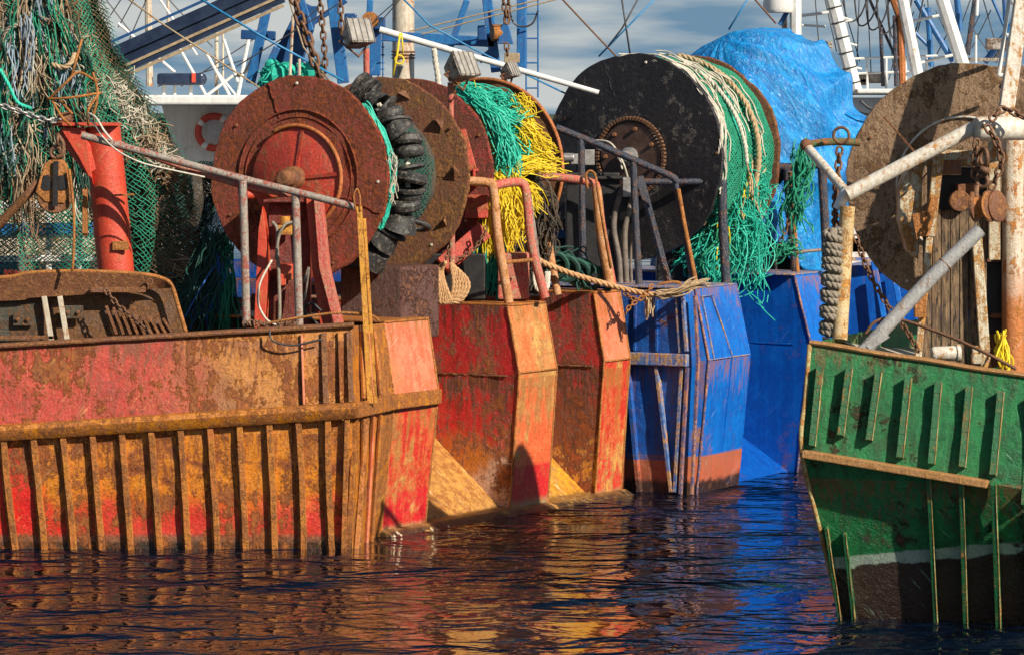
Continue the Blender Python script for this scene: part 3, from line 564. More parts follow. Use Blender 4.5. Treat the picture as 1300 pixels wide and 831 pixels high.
# floodlights on red poles
for (u, v, Y, pu, pv0, pv1, tw) in ((452, 46, 38.0, 465, 62, 150, .5), (583, 88, 37.6, 572, 105, 215, .75), (646, 92, 40.3, 640, 100, 180, .9)):
    s_ = 1 if u != 646 else .6
    pole = MB().tube([P(pu, pv0, Y), P(pu+2, pv1+120, Y+.2)], .034, 10).build('lamp_pole', M['pipe_red'], red, smooth=True)
    rot = Matrix.Rotation(tw, 3, 'Z') @ Matrix.Rotation(-.5, 3, 'X'); ax3 = tuple(rot @ V(e) for e in ((1, 0, 0), (0, 1, 0), (0, 0, 1)))
    c = P(u, v, Y-.1); sz = .30*s_; A, B, Cc = ax3
    fr = [c-B*.13*s_+A*x*sz/2+Cc*z*sz/2 for x, z in ((-1, -1), (1, -1), (1, 1), (-1, 1))]; bk = [c+B*.13*s_+A*x*sz/3.4+Cc*z*sz/3.4 for x, z in ((-1, -1), (1, -1), (1, 1), (-1, 1))]
    MB().add(fr+bk, [(4, 5, 6, 7), (0, 4, 7, 3), (1, 2, 6, 5), (2, 3, 7, 6), (0, 1, 5, 4), (3, 2, 1, 0)]).build('lamp_housing', M['lampbody'], pole, bevel=.012)
    MB().tube([c+A*sz*.5-Cc*sz*.1, c+A*sz*.62-Cc*sz*.1+B*.05, c-Cc*sz*.75+B*.05, c-A*sz*.62-Cc*sz*.1+B*.05, c-A*sz*.5-Cc*sz*.1], .014, 6).build('bracket', M['rust'], pole)
    mg = MB(); [mg.tube([c-B*(.13*s_+.012)+A*x*sz/2-Cc*sz/2, c-B*(.13*s_+.012)+A*x*sz/2+Cc*sz/2], .005, 5) for x in (-.9, -.45, 0, .45, .9)]; mg.build('grille', M['steel'], pole)
    MB().add([p-B*.006 for p in [c-B*.13*s_+A*x*sz/2.3+Cc*z*sz/2.3 for x, z in ((-1, -1), (1, -1), (1, 1), (-1, 1))]], [(0, 1, 2, 3)]).build('lens', M['lampglass'], pole)
# long white boom pole running over drums
MB().tube([P(482, 38, 41.5), P(600, 72, 41.5), P(760, 118, 41.5)], [.042, .038, .032], 10).build('boom', M['white'], red, smooth=True)
# ================================================================== BLUE TRAWLER
th2 = R(28); t2 = V((math.sin(th2), math.cos(th2), 0)); a2 = V((math.cos(th2), -math.sin(th2), 0)); O2 = V((2.05, 39.7, 0))
blu = thing('trawler', 'bright blue trawler with black net drum between the red and green boats', 'trawler', (2, 42, 0), 'trawlers moored in the harbour')
q2 = lambda s, a, z: O2+t2*s+a2*a+V((0, 0, z))
pr2 = [(-.0, 2.29), (.17, 1.50), (.02, 0), (0, -.4)]
pr2b = [(-.02, 2.33), (.20, 1.50), (.02, 0), (0, -.4)]
# near side : slightly raked plate with chamfer
m = MB(); sl_ = -.20
def bs(a_, z): return q2(-.10+.00*z, a_, z)
m.grid(bs(-9, -.4), bs(-.12, -.4), bs(-.12, 2.27), bs(-9, 2.27), 90, 26, .03, 2.2); m.build('hull_side', M['blue'], blu, smooth='all')
m = MB(); m.grid(bs(-.12, -.4), q2(0, 0, -.4), q2(0, .02, 0), bs(-.12, 0), 2, 3); m.grid(bs(-.12, 0), q2(0, .02, 0), q2(0, .17, 1.5), bs(-.12, 1.5), 3, 10, .006, 3); m.grid(bs(-.12, 1.5), q2(0, .17, 1.5), q2(0, 0, 2.29), bs(-.12, 2.27), 3, 8, .006, 3)
m.build('hull_corner', M['blue_cap'], blu, smooth='all')
for (s0, s1, pr) in ((0, 1.12, pr2), (2.83, 3.8, pr2b)):
    cap_panels(O2, t2, a2, s0, s1, pr, 0, .022).build('stern_cap', M['blue_cap'], blu, smooth='all')
    m = cap_panels(O2, t2, a2, s0, s1, pr, 1, .025); mm = cap_panels(O2, t2, a2, s0, s1, pr, 2); m.add(mm.v, mm.f); m.build('stern_plate', M['blue_cap'], blu, smooth='all')
    edge(O2, t2, a2, s0, pr, .016).build('edge_trim', M['blueedge'], blu, smooth='all'); edge(O2, t2, a2, s1, pr, .008).build('edge_trim', M['blue_cap'], blu, smooth='all')
    MB().prism([q2(s0-.1, pr[0][0]+.01, pr[0][1]), q2(s1, pr[0][0]+.01, pr[0][1]), q2(s1, -3., pr[0][1]), q2(s0-.1, -3., pr[0][1])], (0, 0, .018)).build('bulwark_cap', M['blue_strip'], blu, bevel=.005)
    MB().tube([q2(s0, pr[1][0]+.003, 1.5), q2(s1, pr[1][0]+.003, 1.5)], .008, 6).build('weld_bead', M['blue_strip'], blu)
fin_wall(MB(), O2, t2, a2, 1.12, pr2, 4, amp=.01).build('ramp_wall', M['blue_in'], blu, smooth='all')
fin_wall(MB(), O2, t2, a2, 2.83, pr2b, 4, amp=.028).build('ramp_wall', M['blue_in'], blu, smooth='all')
MB().grid(q2(3.8, -9, -.4), q2(3.8, 0, -.4), q2(3.8, 0, 2.33), q2(3.8, -9, 2.33), 10, 6).build('hull_side', M['blue'], blu)
m = MB().grid(q2(1.12, .02, -.08), q2(2.83, .02, -.08), q2(2.83, -2.4, 1.5), q2(1.12, -2.4, 1.5), 14, 20, .02, 2.2); m.build('stern_ramp', M['blue_in'], blu, smooth='all')
MB().prism([q2(-.08, -.3, 1.45), q2(1.12, -2.3, 1.45), q2(3.78, -2.3, 1.45), q2(3.78, -9, 1.45), q2(-.08, -9, 1.45)], (0, 0, .06)).build('deck', M['deck'], blu)
MB().tube([q2(2.82, -3+.13*i, 1.52)-t2*.0 for i in range(24)], .004, 5).build('weld_seam', M['blue_cap'], blu)
ox = -.13
def uB(u, Y=39.9):       # aft offset on the near side for a given column
    x = (u-650)/F
    # point = O2 + t2*(-.13) + a2*a ; solve X/Y = x
    b0 = O2+t2*(-.13); return (x*b0.y-b0.x)/(a2.x-x*a2.y)
m = MB()
def bstrip(u0, z0, u1, z1, w_, mt, d=.05, nm='rib'):
    p, qq = q2(-.10-d/2, uB(u0), z0), q2(-.10-d/2, uB(u1), z1); MB().bar(p, qq, w_, d, -t2).build(nm, M[mt], blu, bevel=.004)
bstrip(833, 2.2, 833, 1.58, .03, 'blue', .03); bstrip(806, 2.2, 805, 1.58, .03, 'blue', .03); bstrip(858, 2.2, 863, 1.58, .03, 'blue_strip', .04); bstrip(867, 2.23, 872, 1.6, .035, 'blue_strip', .06)
bstrip(797, 1.42, 812, .0, .05, 'blue', .07); bstrip(834, 1.42, 853, .02, .04, 'blue_strip', .07); bstrip(866, 1.42, 857, .02, .04, 'blue_strip', .06)
bstrip(873, 1.42, 864, 0., .035, 'blueedge', .06); bstrip(882, 2.22, 886, 1.5, .03, 'blueedge', .05); bstrip(886, 1.5, 878, .0, .03, 'blueedge', .05)
p, qq = q2(-.15, uB(690), 1.5), q2(-.15, uB(874), 1.5); MB().bar(p, qq, .14, .09, -t2).build('rub_rail', M['blue_strip'], blu, bevel=.012)
# raised doubler frame on cap
fr_ = [q2(s, prof_at(pr2, z)+.012, z) for s, z in ((.12, 2.2), (.12, 1.5), (.62, 1.5), (.38, 2.2))]
MB().tube(fr_+[fr_[0]], .01, 6).build('weld_bead', M['blue_strip'], blu)
MB().bar(q2(.62, .18, 1.5), q2(.56, .03, .1), .02, .02, a2).build('weld_bead', M['blue_cap'], blu)
# black drum
bth = R(33); bax = V((math.sin(bth), math.cos(bth), 0)); cb1 = P(805, 199, 41.4); RB = 1.2
d3 = drum(blu, cb1, bax, 1.35, RB, .82, ('flange_bk', 'flange_br'), bolts=5, coremat='n_dkgreen')
hc = cb1-bax*.03
MB().lathe(hc, bax, [(0, -.06), (.40, -.055), (.42, -.03), (.42, 0)], 60).build('sprocket', M['hub_dark'], d3, smooth=True)
m = MB(); aa, bb, _ = frame(bax)
for i in range(64):
    g = 2*math.pi*i/64; p = hc-bax*.05+(aa*math.cos(g)+bb*math.sin(g))*.45; tn = aa*-math.sin(g)+bb*math.cos(g); m.box(p, .03, .05, .045, (tn, bax, (aa*math.cos(g)+bb*math.sin(g))))
m.build('drive_chain', M['chain'], d3, bevel=.004)
m = MB()
for i in range(7):
    g = 2*math.pi*i/7; p = hc-bax*.06+(aa*math.cos(g)+bb*math.sin(g))*.33; m.lathe(p, bax, [(0, -.035), (.022, -.035), (.024, 0)], 8)
m.build('bolt_ring', M['rust'], d3)
MB().lathe(hc-bax*.05, bax, [(0, -.22), (.05, -.22), (.07, -.18), (.07, -.08), (.11, -.06), (.11, 0)], 18).build('bearing', M['steel'], d3, smooth=True)
# chain guard and dark housings
for c_, x_, y_, z_ in ((P(752, 290, 41.2), .62, .5, 1.3), (P(700, 300, 42.5), .5, .5, 1.5), (P(762, 226, 41.0), 1.0, .25, .04), (P(860, 320, 42), .5, .5, .7)): MB().box(c_, x_, y_, z_).build('machinery_housing', M['black'], blu, bevel=.015)
m = MB().box(P(728, 202, 41.0), .16, .1, .12).box(P(748, 200, 41.0), .12, .12, .18).lathe(P(722, 200, 40.9), V((1, 0, 0)), [(0, -.06), (.05, -.06), (.05, .06), (0, .06)], 12); m.build('valve_block', M['steel'], blu, bevel=.008)
def prail(pts, r, mt, nm='handrail', n=6): return MB().tube(SP(pts, n), r, 12).build(nm, M[mt], blu, smooth=True)
prail([(706, 162, 40.3), (760, 184, 40.3), (820, 210, 40.3), (852, 224, 40.3), (860, 232, 40.3)], .042, 'pipe_bk')
prail([(738, 176, 40.3), (739, 260, 40.3), (741, 360, 40.3)], .04, 'pipe_bk', 'rail_post'); prail([(804, 206, 40.3), (807, 280, 40.3), (812, 372, 40.3)], .042, 'pipe_bk', 'rail_post')
prail([(857, 228, 40.3), (864, 270, 40.3), (880, 360, 40.3)], .032, 'pipe_bk', 'rail_post'); MB().tube([P(861, 240, 40.26), P(868, 280, 40.26), P(884, 360, 40.26)], .026, 10).build('rail_post', M['rustor'], blu, smooth=True)
prail([(818, 231, 40.9), (870, 231, 40.9), (912, 230, 40.9)], .04, 'pipe_bk'); prail([(917, 228, 40.9), (918, 290, 40.9), (922, 362, 40.9)], .055, 'pipe_bk', 'rail_post')
MB().bar(P(812, 224, 40.7), P(850, 364, 40.6), .09, .03).build('brace', M['pipe_bk'], blu, bevel=.004)
prail([(980, 212, 42.8), (1010, 212, 42.8), (1042, 209, 42.8)], .05, 'pipe_bk'); prail([(999, 214, 42.8), (1004, 280, 42.8), (1010, 346, 42.8)], .05, 'pipe_bk', 'rail_post'); prail([(1004, 218, 42.75), (1009, 290, 42.75), (1013, 346, 42.75), (1029, 432, 42.3)], .026, 'rustor', 'rail_post')
prail([(1043, 205, 42.8), (1047, 280, 42.8), (1050, 340, 42.8)], .055, 'pipe_bk', 'rail_post'); prail([(936, 326, 42.8), (1000, 321, 42.8), (1046, 317, 42.8)], .02, 'pipe_grey', 'cross_bar')
for pp, r_, mt in (([(800, 228, 40.9), (788, 245, 40.8), (779, 285, 40.8), (786, 330, 40.8), (788, 366, 40.8)], .035, 'hose'), ([(806, 240, 40.9), (798, 270, 40.8), (793, 300, 40.8), (796, 366, 40.8)], .035, 'hose'), ([(806, 290, 40.8), (801, 320, 40.8), (802, 366, 40.8)], .018, 'hose'),
                   ([(752, 178, 41.), (775, 182, 40.8), (790, 205, 40.7), (797, 226, 40.8)], .012, 'rope_wh'), ([(760, 190, 41.), (783, 196, 40.8), (790, 215, 40.7)], .01, 'rope_wh')):
    MB().tube(SP(pp), r_, 8).build('hose', M[mt], blu, smooth='all')
MB().box(P(797, 238, 40.7), .12, .1, .22).build('junction_box', M['steel'], blu, bevel=.008)
m = MB().box(P(985, 177, 43.6), .26, .2, .24); m.build('lamp_housing', M['lampbody'], blu, bevel=.01)
# drum 2 of the blue boat (below the tarpaulin) and its dark support
cb2 = P(918, 225, 44.1); d4 = MB().lathe(cb2, V((math.sin(R(30)), math.cos(R(30)), 0)), [(0, 0), (.86, 0), (.86, .04), (.6, .05), (.6, .95), (.86, .96), (.86, 1.0), (0, 1.0)], 48).build('net_drum', M['black'], blu, smooth=True)
m = MB().box(P(1000, 290, 44.6), .8, .4, 1.5).box(P(955, 320, 43.6), .6, .3, .7).bar(P(880, 350, 42.9), P(1000, 215, 42.9), .1, .08); m.build('drum_support', M['black'], blu, bevel=.02)
m = MB()
for i in range(6):
    c = P(868+6*i, 330-24*i, 42.0); m.lathe(c, V((.4, .3, 1)), [(.04, -.05), (.17, -.05), (.2, 0), (.17, .05), (.04, .05)], 20)
bob2 = tag(m.build('bobbin_string', M['rubber'], None, smooth=True), 'dark rubber bobbins threaded on chain below the black net drum', 'bobbins')
# ================================================================== GREEN TRAWLER
grn = thing('trawler', 'green trawler with white pipe frame and timber winch housing, cut off by the right edge', 'trawler', (5, 30, 0), 'trawlers moored in the harbour')
gd = V((.958, -.287, 0)); gt = V((.287, .958, 0))
GT, GK, GB = P(1028, 436, 29.6), P(1018, 574, 29.45), P(1074, 812, 29.95)
GB2 = GB+V((.05, .05, -.35))
def gs(p, d, sh=-.135): return p+gd*d+V((0, 0, sh*d))
LG = 6.5
m = MB(); n0 = 64
def gpanel(m, A, B, L, nv, amp=.02, s0=-.135, s1=-.135):
    vs = []; fs = []
    for j in range(nv+1):
        for i in range(n0+1):
            d = L*i/n0; p = gs(A, d, s0).lerp(gs(B, d, s1), j/nv); e = min(1, 5*j/nv, 5*(1-j/nv), 6*i/n0); p = p-gt*amp*e*(noise.noise(p*2.1)+.7*noise.noise(p*5.3)); vs.append(p)
    for j in range(nv):
        for i in range(n0): k_ = j*(n0+1)+i; fs.append((k_, k_+1, k_+n0+2, k_+n0+1))
    m.add(vs, fs)
gpanel(m, GK, GT, LG, 14, .024); gpanel(m, GB, GK, LG, 20, .028, -.0, -.135); gpanel(m, GB2, GB, LG, 3, 0, 0, 0); m.build('hull_side', M['green'], grn, smooth='all')
W = 4.0; gtt = V((math.sin(R(20)), math.cos(R(20)), 0))
m = MB(); A_, B_, C_, D_ = GT+gtt*W, GK+gtt*W, GB+gtt*W, GB2+gtt*W
m.grid(GK+gtt*W, GK, GT, GT+gtt*W, 6, 4); m.grid(GB+gtt*W, GB, GK, GK+gtt*W, 6, 4); m.grid(GB2+gtt*W, GB2, GB, GB+gtt*W, 6, 2)
m.add([gs(GT+gtt*W, 0), gs(GT+gtt*W, LG), gs(GB2+gtt*W, LG, 0), GB2+gtt*W], [(0, 1, 2, 3)]); m.build('stern_plate', M['green'], grn)
MB().add([gs(GT, 0)+V((0, 0, -.62)), gs(GT, LG)+V((0, 0, -.62)), gs(GT+gtt*W, LG)+V((0, 0, -.62)), GT+gtt*W+V((0, 0, -.62))], [(0, 1, 2, 3)]).build('deck', M['deck'], grn)
e_pts = [GT, GT.lerp(GK, .5)+V((-.004, 0, 0)), GK, GK.lerp(GB, .5), GB, GB2]
MB().tube(spline(e_pts, 5), .02, 8).build('edge_trim', M['greenedge'], grn, smooth='all')
m = MB(); pts = [gs(GT, LG*i/40)+V((0, 0, .01+.004*math.sin(i*1.3))) for i in range(41)]
for i in range(40): m.bar(pts[i]+gt*.05, pts[i+1]+gt*.05, .03, .13, -gt)
m.tube([p-gt*.01 for p in pts], .017, 6); m.build('bulwark_cap', M['gn_rail'], grn, smooth=True)
m = MB(); f0 = gs(GK, .02)-gt*.05; f1 = gs(GK, 1.56)-gt*.05; m.bar(f0, f1, .065, .11, -gt); m.build('rub_rail', M['gn_rail'], grn, bevel=.01)
def gpt(u, v):      # pixel ray meets the near green side
    Y = 29.5
    for _ in range(8):
        p = P(u, v, Y); d = (p.x-GT.x)/gd.x; A, B, Cq = gs(GT, d), gs(GK, d), gs(GB, d, 0)
        if p.z > B.z: f = (A.z-p.z)/(A.z-B.z); h = A.lerp(B, f)
        else: f = (B.z-p.z)/(B.z-Cq.z); h = B.lerp(Cq, min(1.1, f))
        Y = h.y+(p.x-h.x)*gd.y/gd.x
    return P(u, v, Y)
def grib(u0, v0, u1, v1, w_=.06, off=.04, mt='green_rib'):
    z0 = 0 if v0 < 590 else .0
    def pos(u, v):
        return gpt(u, v)-gt*off
    a_, b_ = pos(u0, v0), pos(u1, v1); m = MB(); n = 7
    for j in range(n): m.bar(a_.lerp(b_, j/n), a_.lerp(b_, (j+1)/n), w_, .07, -gt)
    ob = m.build('rib', M[mt], grn, bevel=.004)
    MB().tube([a_.lerp(b_, j/n)-gt*.036+gd*w_*.5 for j in range(n+1)], .0045, 5, wob=.5).build('lit_edge', M['greenedge'], ob)  # pale yellow line puts the sun highlight on the rib's right edge as colour
for a_ in ((1043, 464, 1033, 565), (1080, 466, 1069, 552), (1117, 472, 1105, 558), (1155, 478, 1144, 580), (1193, 484, 1184, 588), (1232, 490, 1223, 592), (1272, 496, 1262, 602), (1312, 502, 1302, 640), (1352, 508, 1344, 660)): grib(*a_)
for a_ in ((1050, 668, 1068, 790, .03, .02), (1073, 676, 1086, 795, .03, .02), (1180, 604, 1190, 800, .035, .035), (1222, 608, 1228, 810, .04, .05), (1263, 612, 1270, 815, .045, .06), (1306, 650, 1310, 820)): grib(*a_)
def G(pts, r, mt, nm, n=6, seg=14): return MB().tube(SP(pts, n), r, seg).build(nm, M[mt], grn, smooth=True)
# flange and white frame
gax = (gt*.97+gd*.1).normalized(); cg = P(1224, 236, 31.9); d5 = drum(grn, cg, gax, 1.6, 1.1, .7, ('flange_wood', 'flange_wood'), bolts=4)
MB().torus(cg-gax*.03, gax, .62, .012, 60, 6).build('weld_ring', M['pipe_wh'], d5, smooth='all')
MB().bar(cg-gax*.03+V((-.72, -.03, .62)), cg-gax*.03+V((-.30, -.03, .15)), .015, .012, -gax).build('weld_bead', M['rust'], d5)
MB().bar(cg-gax*.03+V((-.30, -.03, .15)), cg-gax*.03+V((-.5, -.03, -.1)), .012, .012, -gax).build('weld_bead', M['rust'], d5)
G([(1076, 247, 30.6), (1150, 208, 30.6), (1235, 163, 30.6)], .062, 'pipe_wh', 'boom', 5)
ce = P(1243, 164, 30.5)
MB().lathe(ce, V((1, .35, .02)), [(0, -.03), (.095, -.03), (.105, -.015), (.105, .42), (.09, .44), (0, .44)], 28).build('boom_head', M['pipe_wh'], grn, smooth=True)
MB().lathe(ce-V((1, .35, .02)).normalized()*.033, V((1, .35, .02)), [(0, 0), (.092, .0), (.092, .01)], 28).build('end_plate', M['steel'], grn, smooth=True)
G([(1022, 184, 31.6), (1055, 180, 31.6), (1092, 181, 31.6)], .035, 'pipe_gn', 'cross_bar'); G([(1022, 184, 31.6), (1048, 214, 31.2), (1075, 245, 30.8)], .042, 'pipe_wh', 'brace_pipe')
MB().ball(P(1023, 184, 31.55), .055, 14).build('pipe_elbow', M['rust'], grn, smooth='all')
G([(1076, 240, 30.7), (1070, 252, 30.7), (1064, 266, 30.7)], .05, 'white', 'pipe_elbow'); G([(1076, 262, 30.6), (1072, 330, 30.6), (1066, 432, 30.4)], .066, 'pipe_yw', 'rail_post')
G([(1244, 292, 30.0), (1180, 355, 29.9), (1100, 442, 29.75)], .06, 'pipe_steel', 'diagonal_brace', 5)
MB().torus(P(1200, 335, 29.94), V((-1, 0, -1)), .062, .008, 20, 6).build('weld_ring', M['rust'], grn)
MB().prism([P(1118, 418, 29.7), P(1130, 428, 29.7), P(1102, 446, 29.7), P(1088, 442, 29.7)], (0, .1, 0)).build('brace_foot', M['pipe_steel'], grn, bevel=.004)
MB().tube([P(1286, 150, 31.), P(1286, 480, 31.)], .098, 24).build('mast', M['post_rust'], grn, smooth=True)
MB().bar(P(1303, -40, 31.3), P(1276, 150, 31.2), .13, .13).build('mast', M['pipe_wh'], grn, bevel=.01)
MB().tube([P(1289, -60, 31.5), P(1268, 96, 31.5)], .018, 8).tube([P(1268, 96, 31.5), P(1292, 95, 31.5)], .018, 8).tube([P(1278, 45, 31.5), P(1300, 45, 31.5)], .018, 8).tube([P(1284, 4, 31.5), P(1304, 4, 31.5)], .018, 8).build('ladder', M['white'], grn, smooth=True)
# winch housing
for i in range(7):
    u = 1178+i*11.5; m = MB().prism([P(u-5.4, 268+random.uniform(-3, 8), 30.9), P(u+5.4, 268+random.uniform(-3, 5), 30.9), P(u+3.6+i*.4, 492, 30.7), P(u-7+i*.4, 492, 30.7)], (0, .06, 0)); m.build('timber_plank', M['wood'], grn, bevel=.004)
m = MB().prism([P(1158, 200, 30.95), P(1172, 200, 30.95), P(1170, 270, 30.95), P(1166, 330, 30.95), P(1152, 318, 30.95), P(1142, 280, 30.95), P(1142, 240, 30.95)], (0, .3, 0)); m.build('winch_cheek', M['rustwhite'], grn, bevel=.012)
m = MB().bar(P(1192, 195, 30.85), P(1180, 300, 30.85), .09, .08).bar(P(1180, 300, 30.85), P(1164, 470, 30.7), .06, .06).bar(P(1262, 180, 30.85), P(1262, 330, 30.85), .1, .08).bar(P(1240, 300, 30.8), P(1252, 474, 30.6), .09, .06).bar(P(1172, 200, 31), P(1266, 202, 31), .14, .08).bar(P(1186, 208, 30.95), P(1220, 208, 30.95), .2, .04)
m.build('winch_frame', M['rustwhite'], grn, bevel=.008)
m = MB().box(P(1215, 245, 31.35), .5, .3, .7).box(P(1262, 350, 31.3), .3, .3, 1.0); m.build('winch_recess', M['black'], grn, bevel=.02)
MB().box(P(1204, 212, 30.9), .22, .06, .12).build('name_plate', M['rust'], grn, bevel=.006); m = MB().box(P(1226, 245, 31.1), .16, .2, .16).lathe(P(1217, 255, 30.9), V((0, -1, 0)), [(0, 0), (.09, 0), (.09, .1), (0, .1)], 18); m.build('winch_shaft', M['rust'], grn, bevel=.006)
for m in (MB().prism([P(1158, 272, 30.8), P(1176, 268, 30.8), P(1172, 296, 30.8), P(1164, 306, 30.8)], (0, .05, 0)), MB().prism([P(1182, 250, 30.8), P(1192, 250, 30.8), P(1180, 300, 30.8), P(1170, 300, 30.8)], (0, .05, 0)), MB().box(P(1168, 385, 30.7), .1, .1, .24)): m.build('rusted_bracket', M['rustor'], grn, bevel=.004)
m = MB().lathe(P(1183, 449, 29.9), V((1, .1, .03)), [(0, 0), (.05, 0), (.062, .02), (.062, .2), (.075, .21), (.075, .24), (0, .24)], 20); m.build('fairlead_roller', M['pipe_wh'], grn, smooth=True)
m = MB().box(P(1241, 455, 29.9), .1, .1, .08).box(P(1238, 446, 29.9), .05, .05, .1); m.build('deck_fitting', M['rustwhite'], grn, bevel=.006)
m = MB().grid(P(1062, 431, 30.5), P(1162, 466, 30.4), P(1162, 440, 33.2), P(1062, 420, 33.2), 6, 6, .0)
m.bar(P(1044, 428, 31.3), P(1166, 458, 31.1), .02, .03); m.grid(P(1044, 445, 31.3), P(1166, 475, 31.1), P(1166, 458, 31.1), P(1044, 428, 31.3), 4, 3); m.build('inner_coaming', M['cream'], grn)
for c_, x_, y_, z_ in ((P(1272, 400, 31.15), .22, .2, .04), (P(1270, 330, 31.15), .26, .2, .03), (P(1268, 430, 31.2), .25, .04, .5)): MB().box(c_, x_, y_, z_).build('winch_panel', M['rust'], grn, bevel=.006)
# ================================================================== second blue boat behind green one
bl2 = thing('trawler', 'plain blue hull in the gap between the brown flange and the green boat', 'trawler', (6.5, 46, 0), 'trawlers moored in the harbour')
A0 = P(1072, 335, 44.6); B0 = P(1160, 322, 44.3); xr = 11
m = MB().grid(V((A0.x, 44.6, -.4)), V((xr, 43.5, -.4)), V((xr, 43.5, 2.35)), V((A0.x, 44.6, 2.35)), 12, 6, .01); m.grid(V((A0.x+1.2, 49, -.4)), V((A0.x, 44.6, -.4)), V((A0.x, 44.6, 2.35)), V((A0.x+1.2, 49, 2.35)), 4, 4)
m.add([(A0.x, 44.6, 2.35), (xr, 43.5, 2.35), (xr, 49, 2.35), (A0.x+1.2, 49, 2.35)], [(0, 1, 2, 3)]); m.build('hull', M['blue_in'], bl2)
for u in (1117, 1140, 1160): MB().bar(P(u-8, 332, 44.2), P(u+12, 440, 44.1), .07, .06).build('frame_strip', M['blue_cap'], bl2, bevel=.006)
MB().box(P(1120, 329, 44.4), 2.2, .12, .04).build('bulwark_cap', M['blue_strip'], bl2)
# ================================================================== loose gear
def bundle(m, path, n, s0, s1, r, wander=.02, lmin=.75, seg=4):
    """loose strands following a path, fanning out"""
    L = len(path); s0 *= .62; s1 *= .6
    for _ in range(n):
        o0 = V([random.gauss(0, 1)*s0 for k in range(3)]); o1 = o0*.4+V([random.gauss(0, 1)*s1 for k in range(3)]); e = int(L*random.uniform(lmin, 1)); sd_ = random.uniform(0, 99); pts = []
        for i in range(max(3, e)):
            f = i/(L-1); p = path[min(i, L-1)]; w_ = V([noise.noise(V((sd_+k*9, i*.13, sd_))) for k in range(3)])*wander
            pts.append(p+o0.lerp(o1, f)+w_)
        m.tube(pts, r, seg, cap=False)
    return m
def netwires(m, S, ni, nj, r, jit=.15, skip=0., sag=0):
    """diamond netting knotted over a surface S(a, b) -> point"""
    P_ = {}
    def g(i, j):
        if (i, j) not in P_:
            a = (i+random.uniform(-jit, jit))/ni; b = (j+random.uniform(-jit, jit))/nj; P_[(i, j)] = S(a, b)
        return P_[(i, j)]
    vs = []; fs = []
    for j in range(nj):
        for i in range(j % 2, ni, 2):
            for di in (-1, 1):
                if 0 <= i+di <= ni and random.random() > skip:
                    p, q_ = g(i, j), g(i+di, j+1); d = (q_-p)
                    if d.length < 1e-5: continue
                    A_, B_, _ = frame(d); o_ = len(vs)
                    for e in (p, q_):
                        for k_ in range(3): vs.append(e+(A_*math.cos(2.094*k_)+B_*math.sin(2.094*k_))*r)
                    for k_ in range(3): fs.append((o_+k_, o_+(k_+1) % 3, o_+3+(k_+1) % 3, o_+3+k_))
    return m.add(vs, fs)
# hanging net curtain at left
def lerpk(ks, t):
    for (a_, x0), (b_, x1) in zip(ks, ks[1:]):
        if t <= b_: return x0+(x1-x0)*(t-a_)/(b_-a_)
    return ks[-1][1]
RE = [(-60, 112), (0, 135), (60, 152), (130, 198), (200, 238), (250, 250), (300, 262), (360, 250), (440, 240)]
def curtain(Y, ph, amp, ke=1., v0=-70, v1=400, ul=-190, bunch=.0):
    def S(a, b):
        v = v0+(v1-v0)*b; ur = lerpk(RE, v)*ke+(0 if ke == 1 else 0); u = ul+(ur-ul)*a
        x = a*13+ph; fold = math.sin(x*2.2+noise.noise(V((a*5, b*2, ph)))*3)
        u += 7*noise.noise(V((a*9, b*3, ph+7)))*min(1, 8*(1-a)); Yy = Y+amp*fold+amp*.8*noise.noise(V((a*7, b*4, ph)))
        return P(u, v+5*noise.noise(V((a*12, b*6, ph+3))), Yy)
    return S
net = thing('hanging_net', 'tall bundle of green and brown trawl netting hanging at the left edge', 'fishing net', tuple(P(60, 400, 37.8)))
netwires(MB(), curtain(37.35, 0, .12), 120, 150, .0042, .3, .10).build('netting', M['n_green'], net)
netwires(MB(), curtain(37.45, 2, .12, .98), 120, 150, .005, .3, .06).build('netting', M['n_brown'], net)
netwires(MB(), curtain(37.95, 4, .3, .95, v1=330), 130, 150, .0055, .3, .06).build('netting', M['n_dkgreen'], net)
netwires(MB(), curtain(38.3, 5, .25, .93, v1=250), 130, 150, .006, .3, .05).build('netting', M['n_cream'], net)
k_ = N('net_mass'); v_ = k_.map((1.6, 1.6, .8)); n1 = k_.noise(2.2, 8, .8, v_, .6); n2 = k_.noise(7, 7, .8, v_, .5); n3 = k_.noise(18, 6, .8, v_)
cc = k_.mix(k_.ramp(n3, .44, .56), (.05, .032, .02), (.26, .16, .085)); cc = k_.mix(k_.ramp(n2, .52, .58), cc, (.36, .29, .20)); cc = k_.mix(k_.ramp(n1, .51, .56, 0, .85), cc, (.02, .12, .07)); cc = k_.mix(k_.ramp(n3, .56, .62, 0, .8), cc, (.012, .012, .01))
k_.bump(k_.math('ADD', n2, n3), 1., .06); M['net_mass'] = k_.out(cc, .9)
def S6(a, b):
    v = -80+330*b; ur = lerpk(RE, v)*.93-60*max(0, b-.72); u = -190+(ur+190)*a; x = a*9
    f = math.sin(x*4.6+2.5*noise.noise(V((a*6, b*3, 1))))*.10+.22*noise.noise(V((a*14, b*4, 3)))+.12*noise.noise(V((a*40, b*14, 3)))+.05*noise.noise(V((a*90, b*40, 3)))
    return P(u+9*noise.noise(V((a*20, b*9, 5))), v+25*noise.noise(V((a*30, 2, 5)))*(b > .8), 37.75+f)
m = MB().grid(V((0, 0, 0)), V((1, 0, 0)), V((1, 1, 0)), V((0, 1, 0)), 220, 160); m.v = [tuple(S6(x, y)) for x, y, _ in m.v]; m.build('net_mass', M['net_mass'], net, smooth='all')
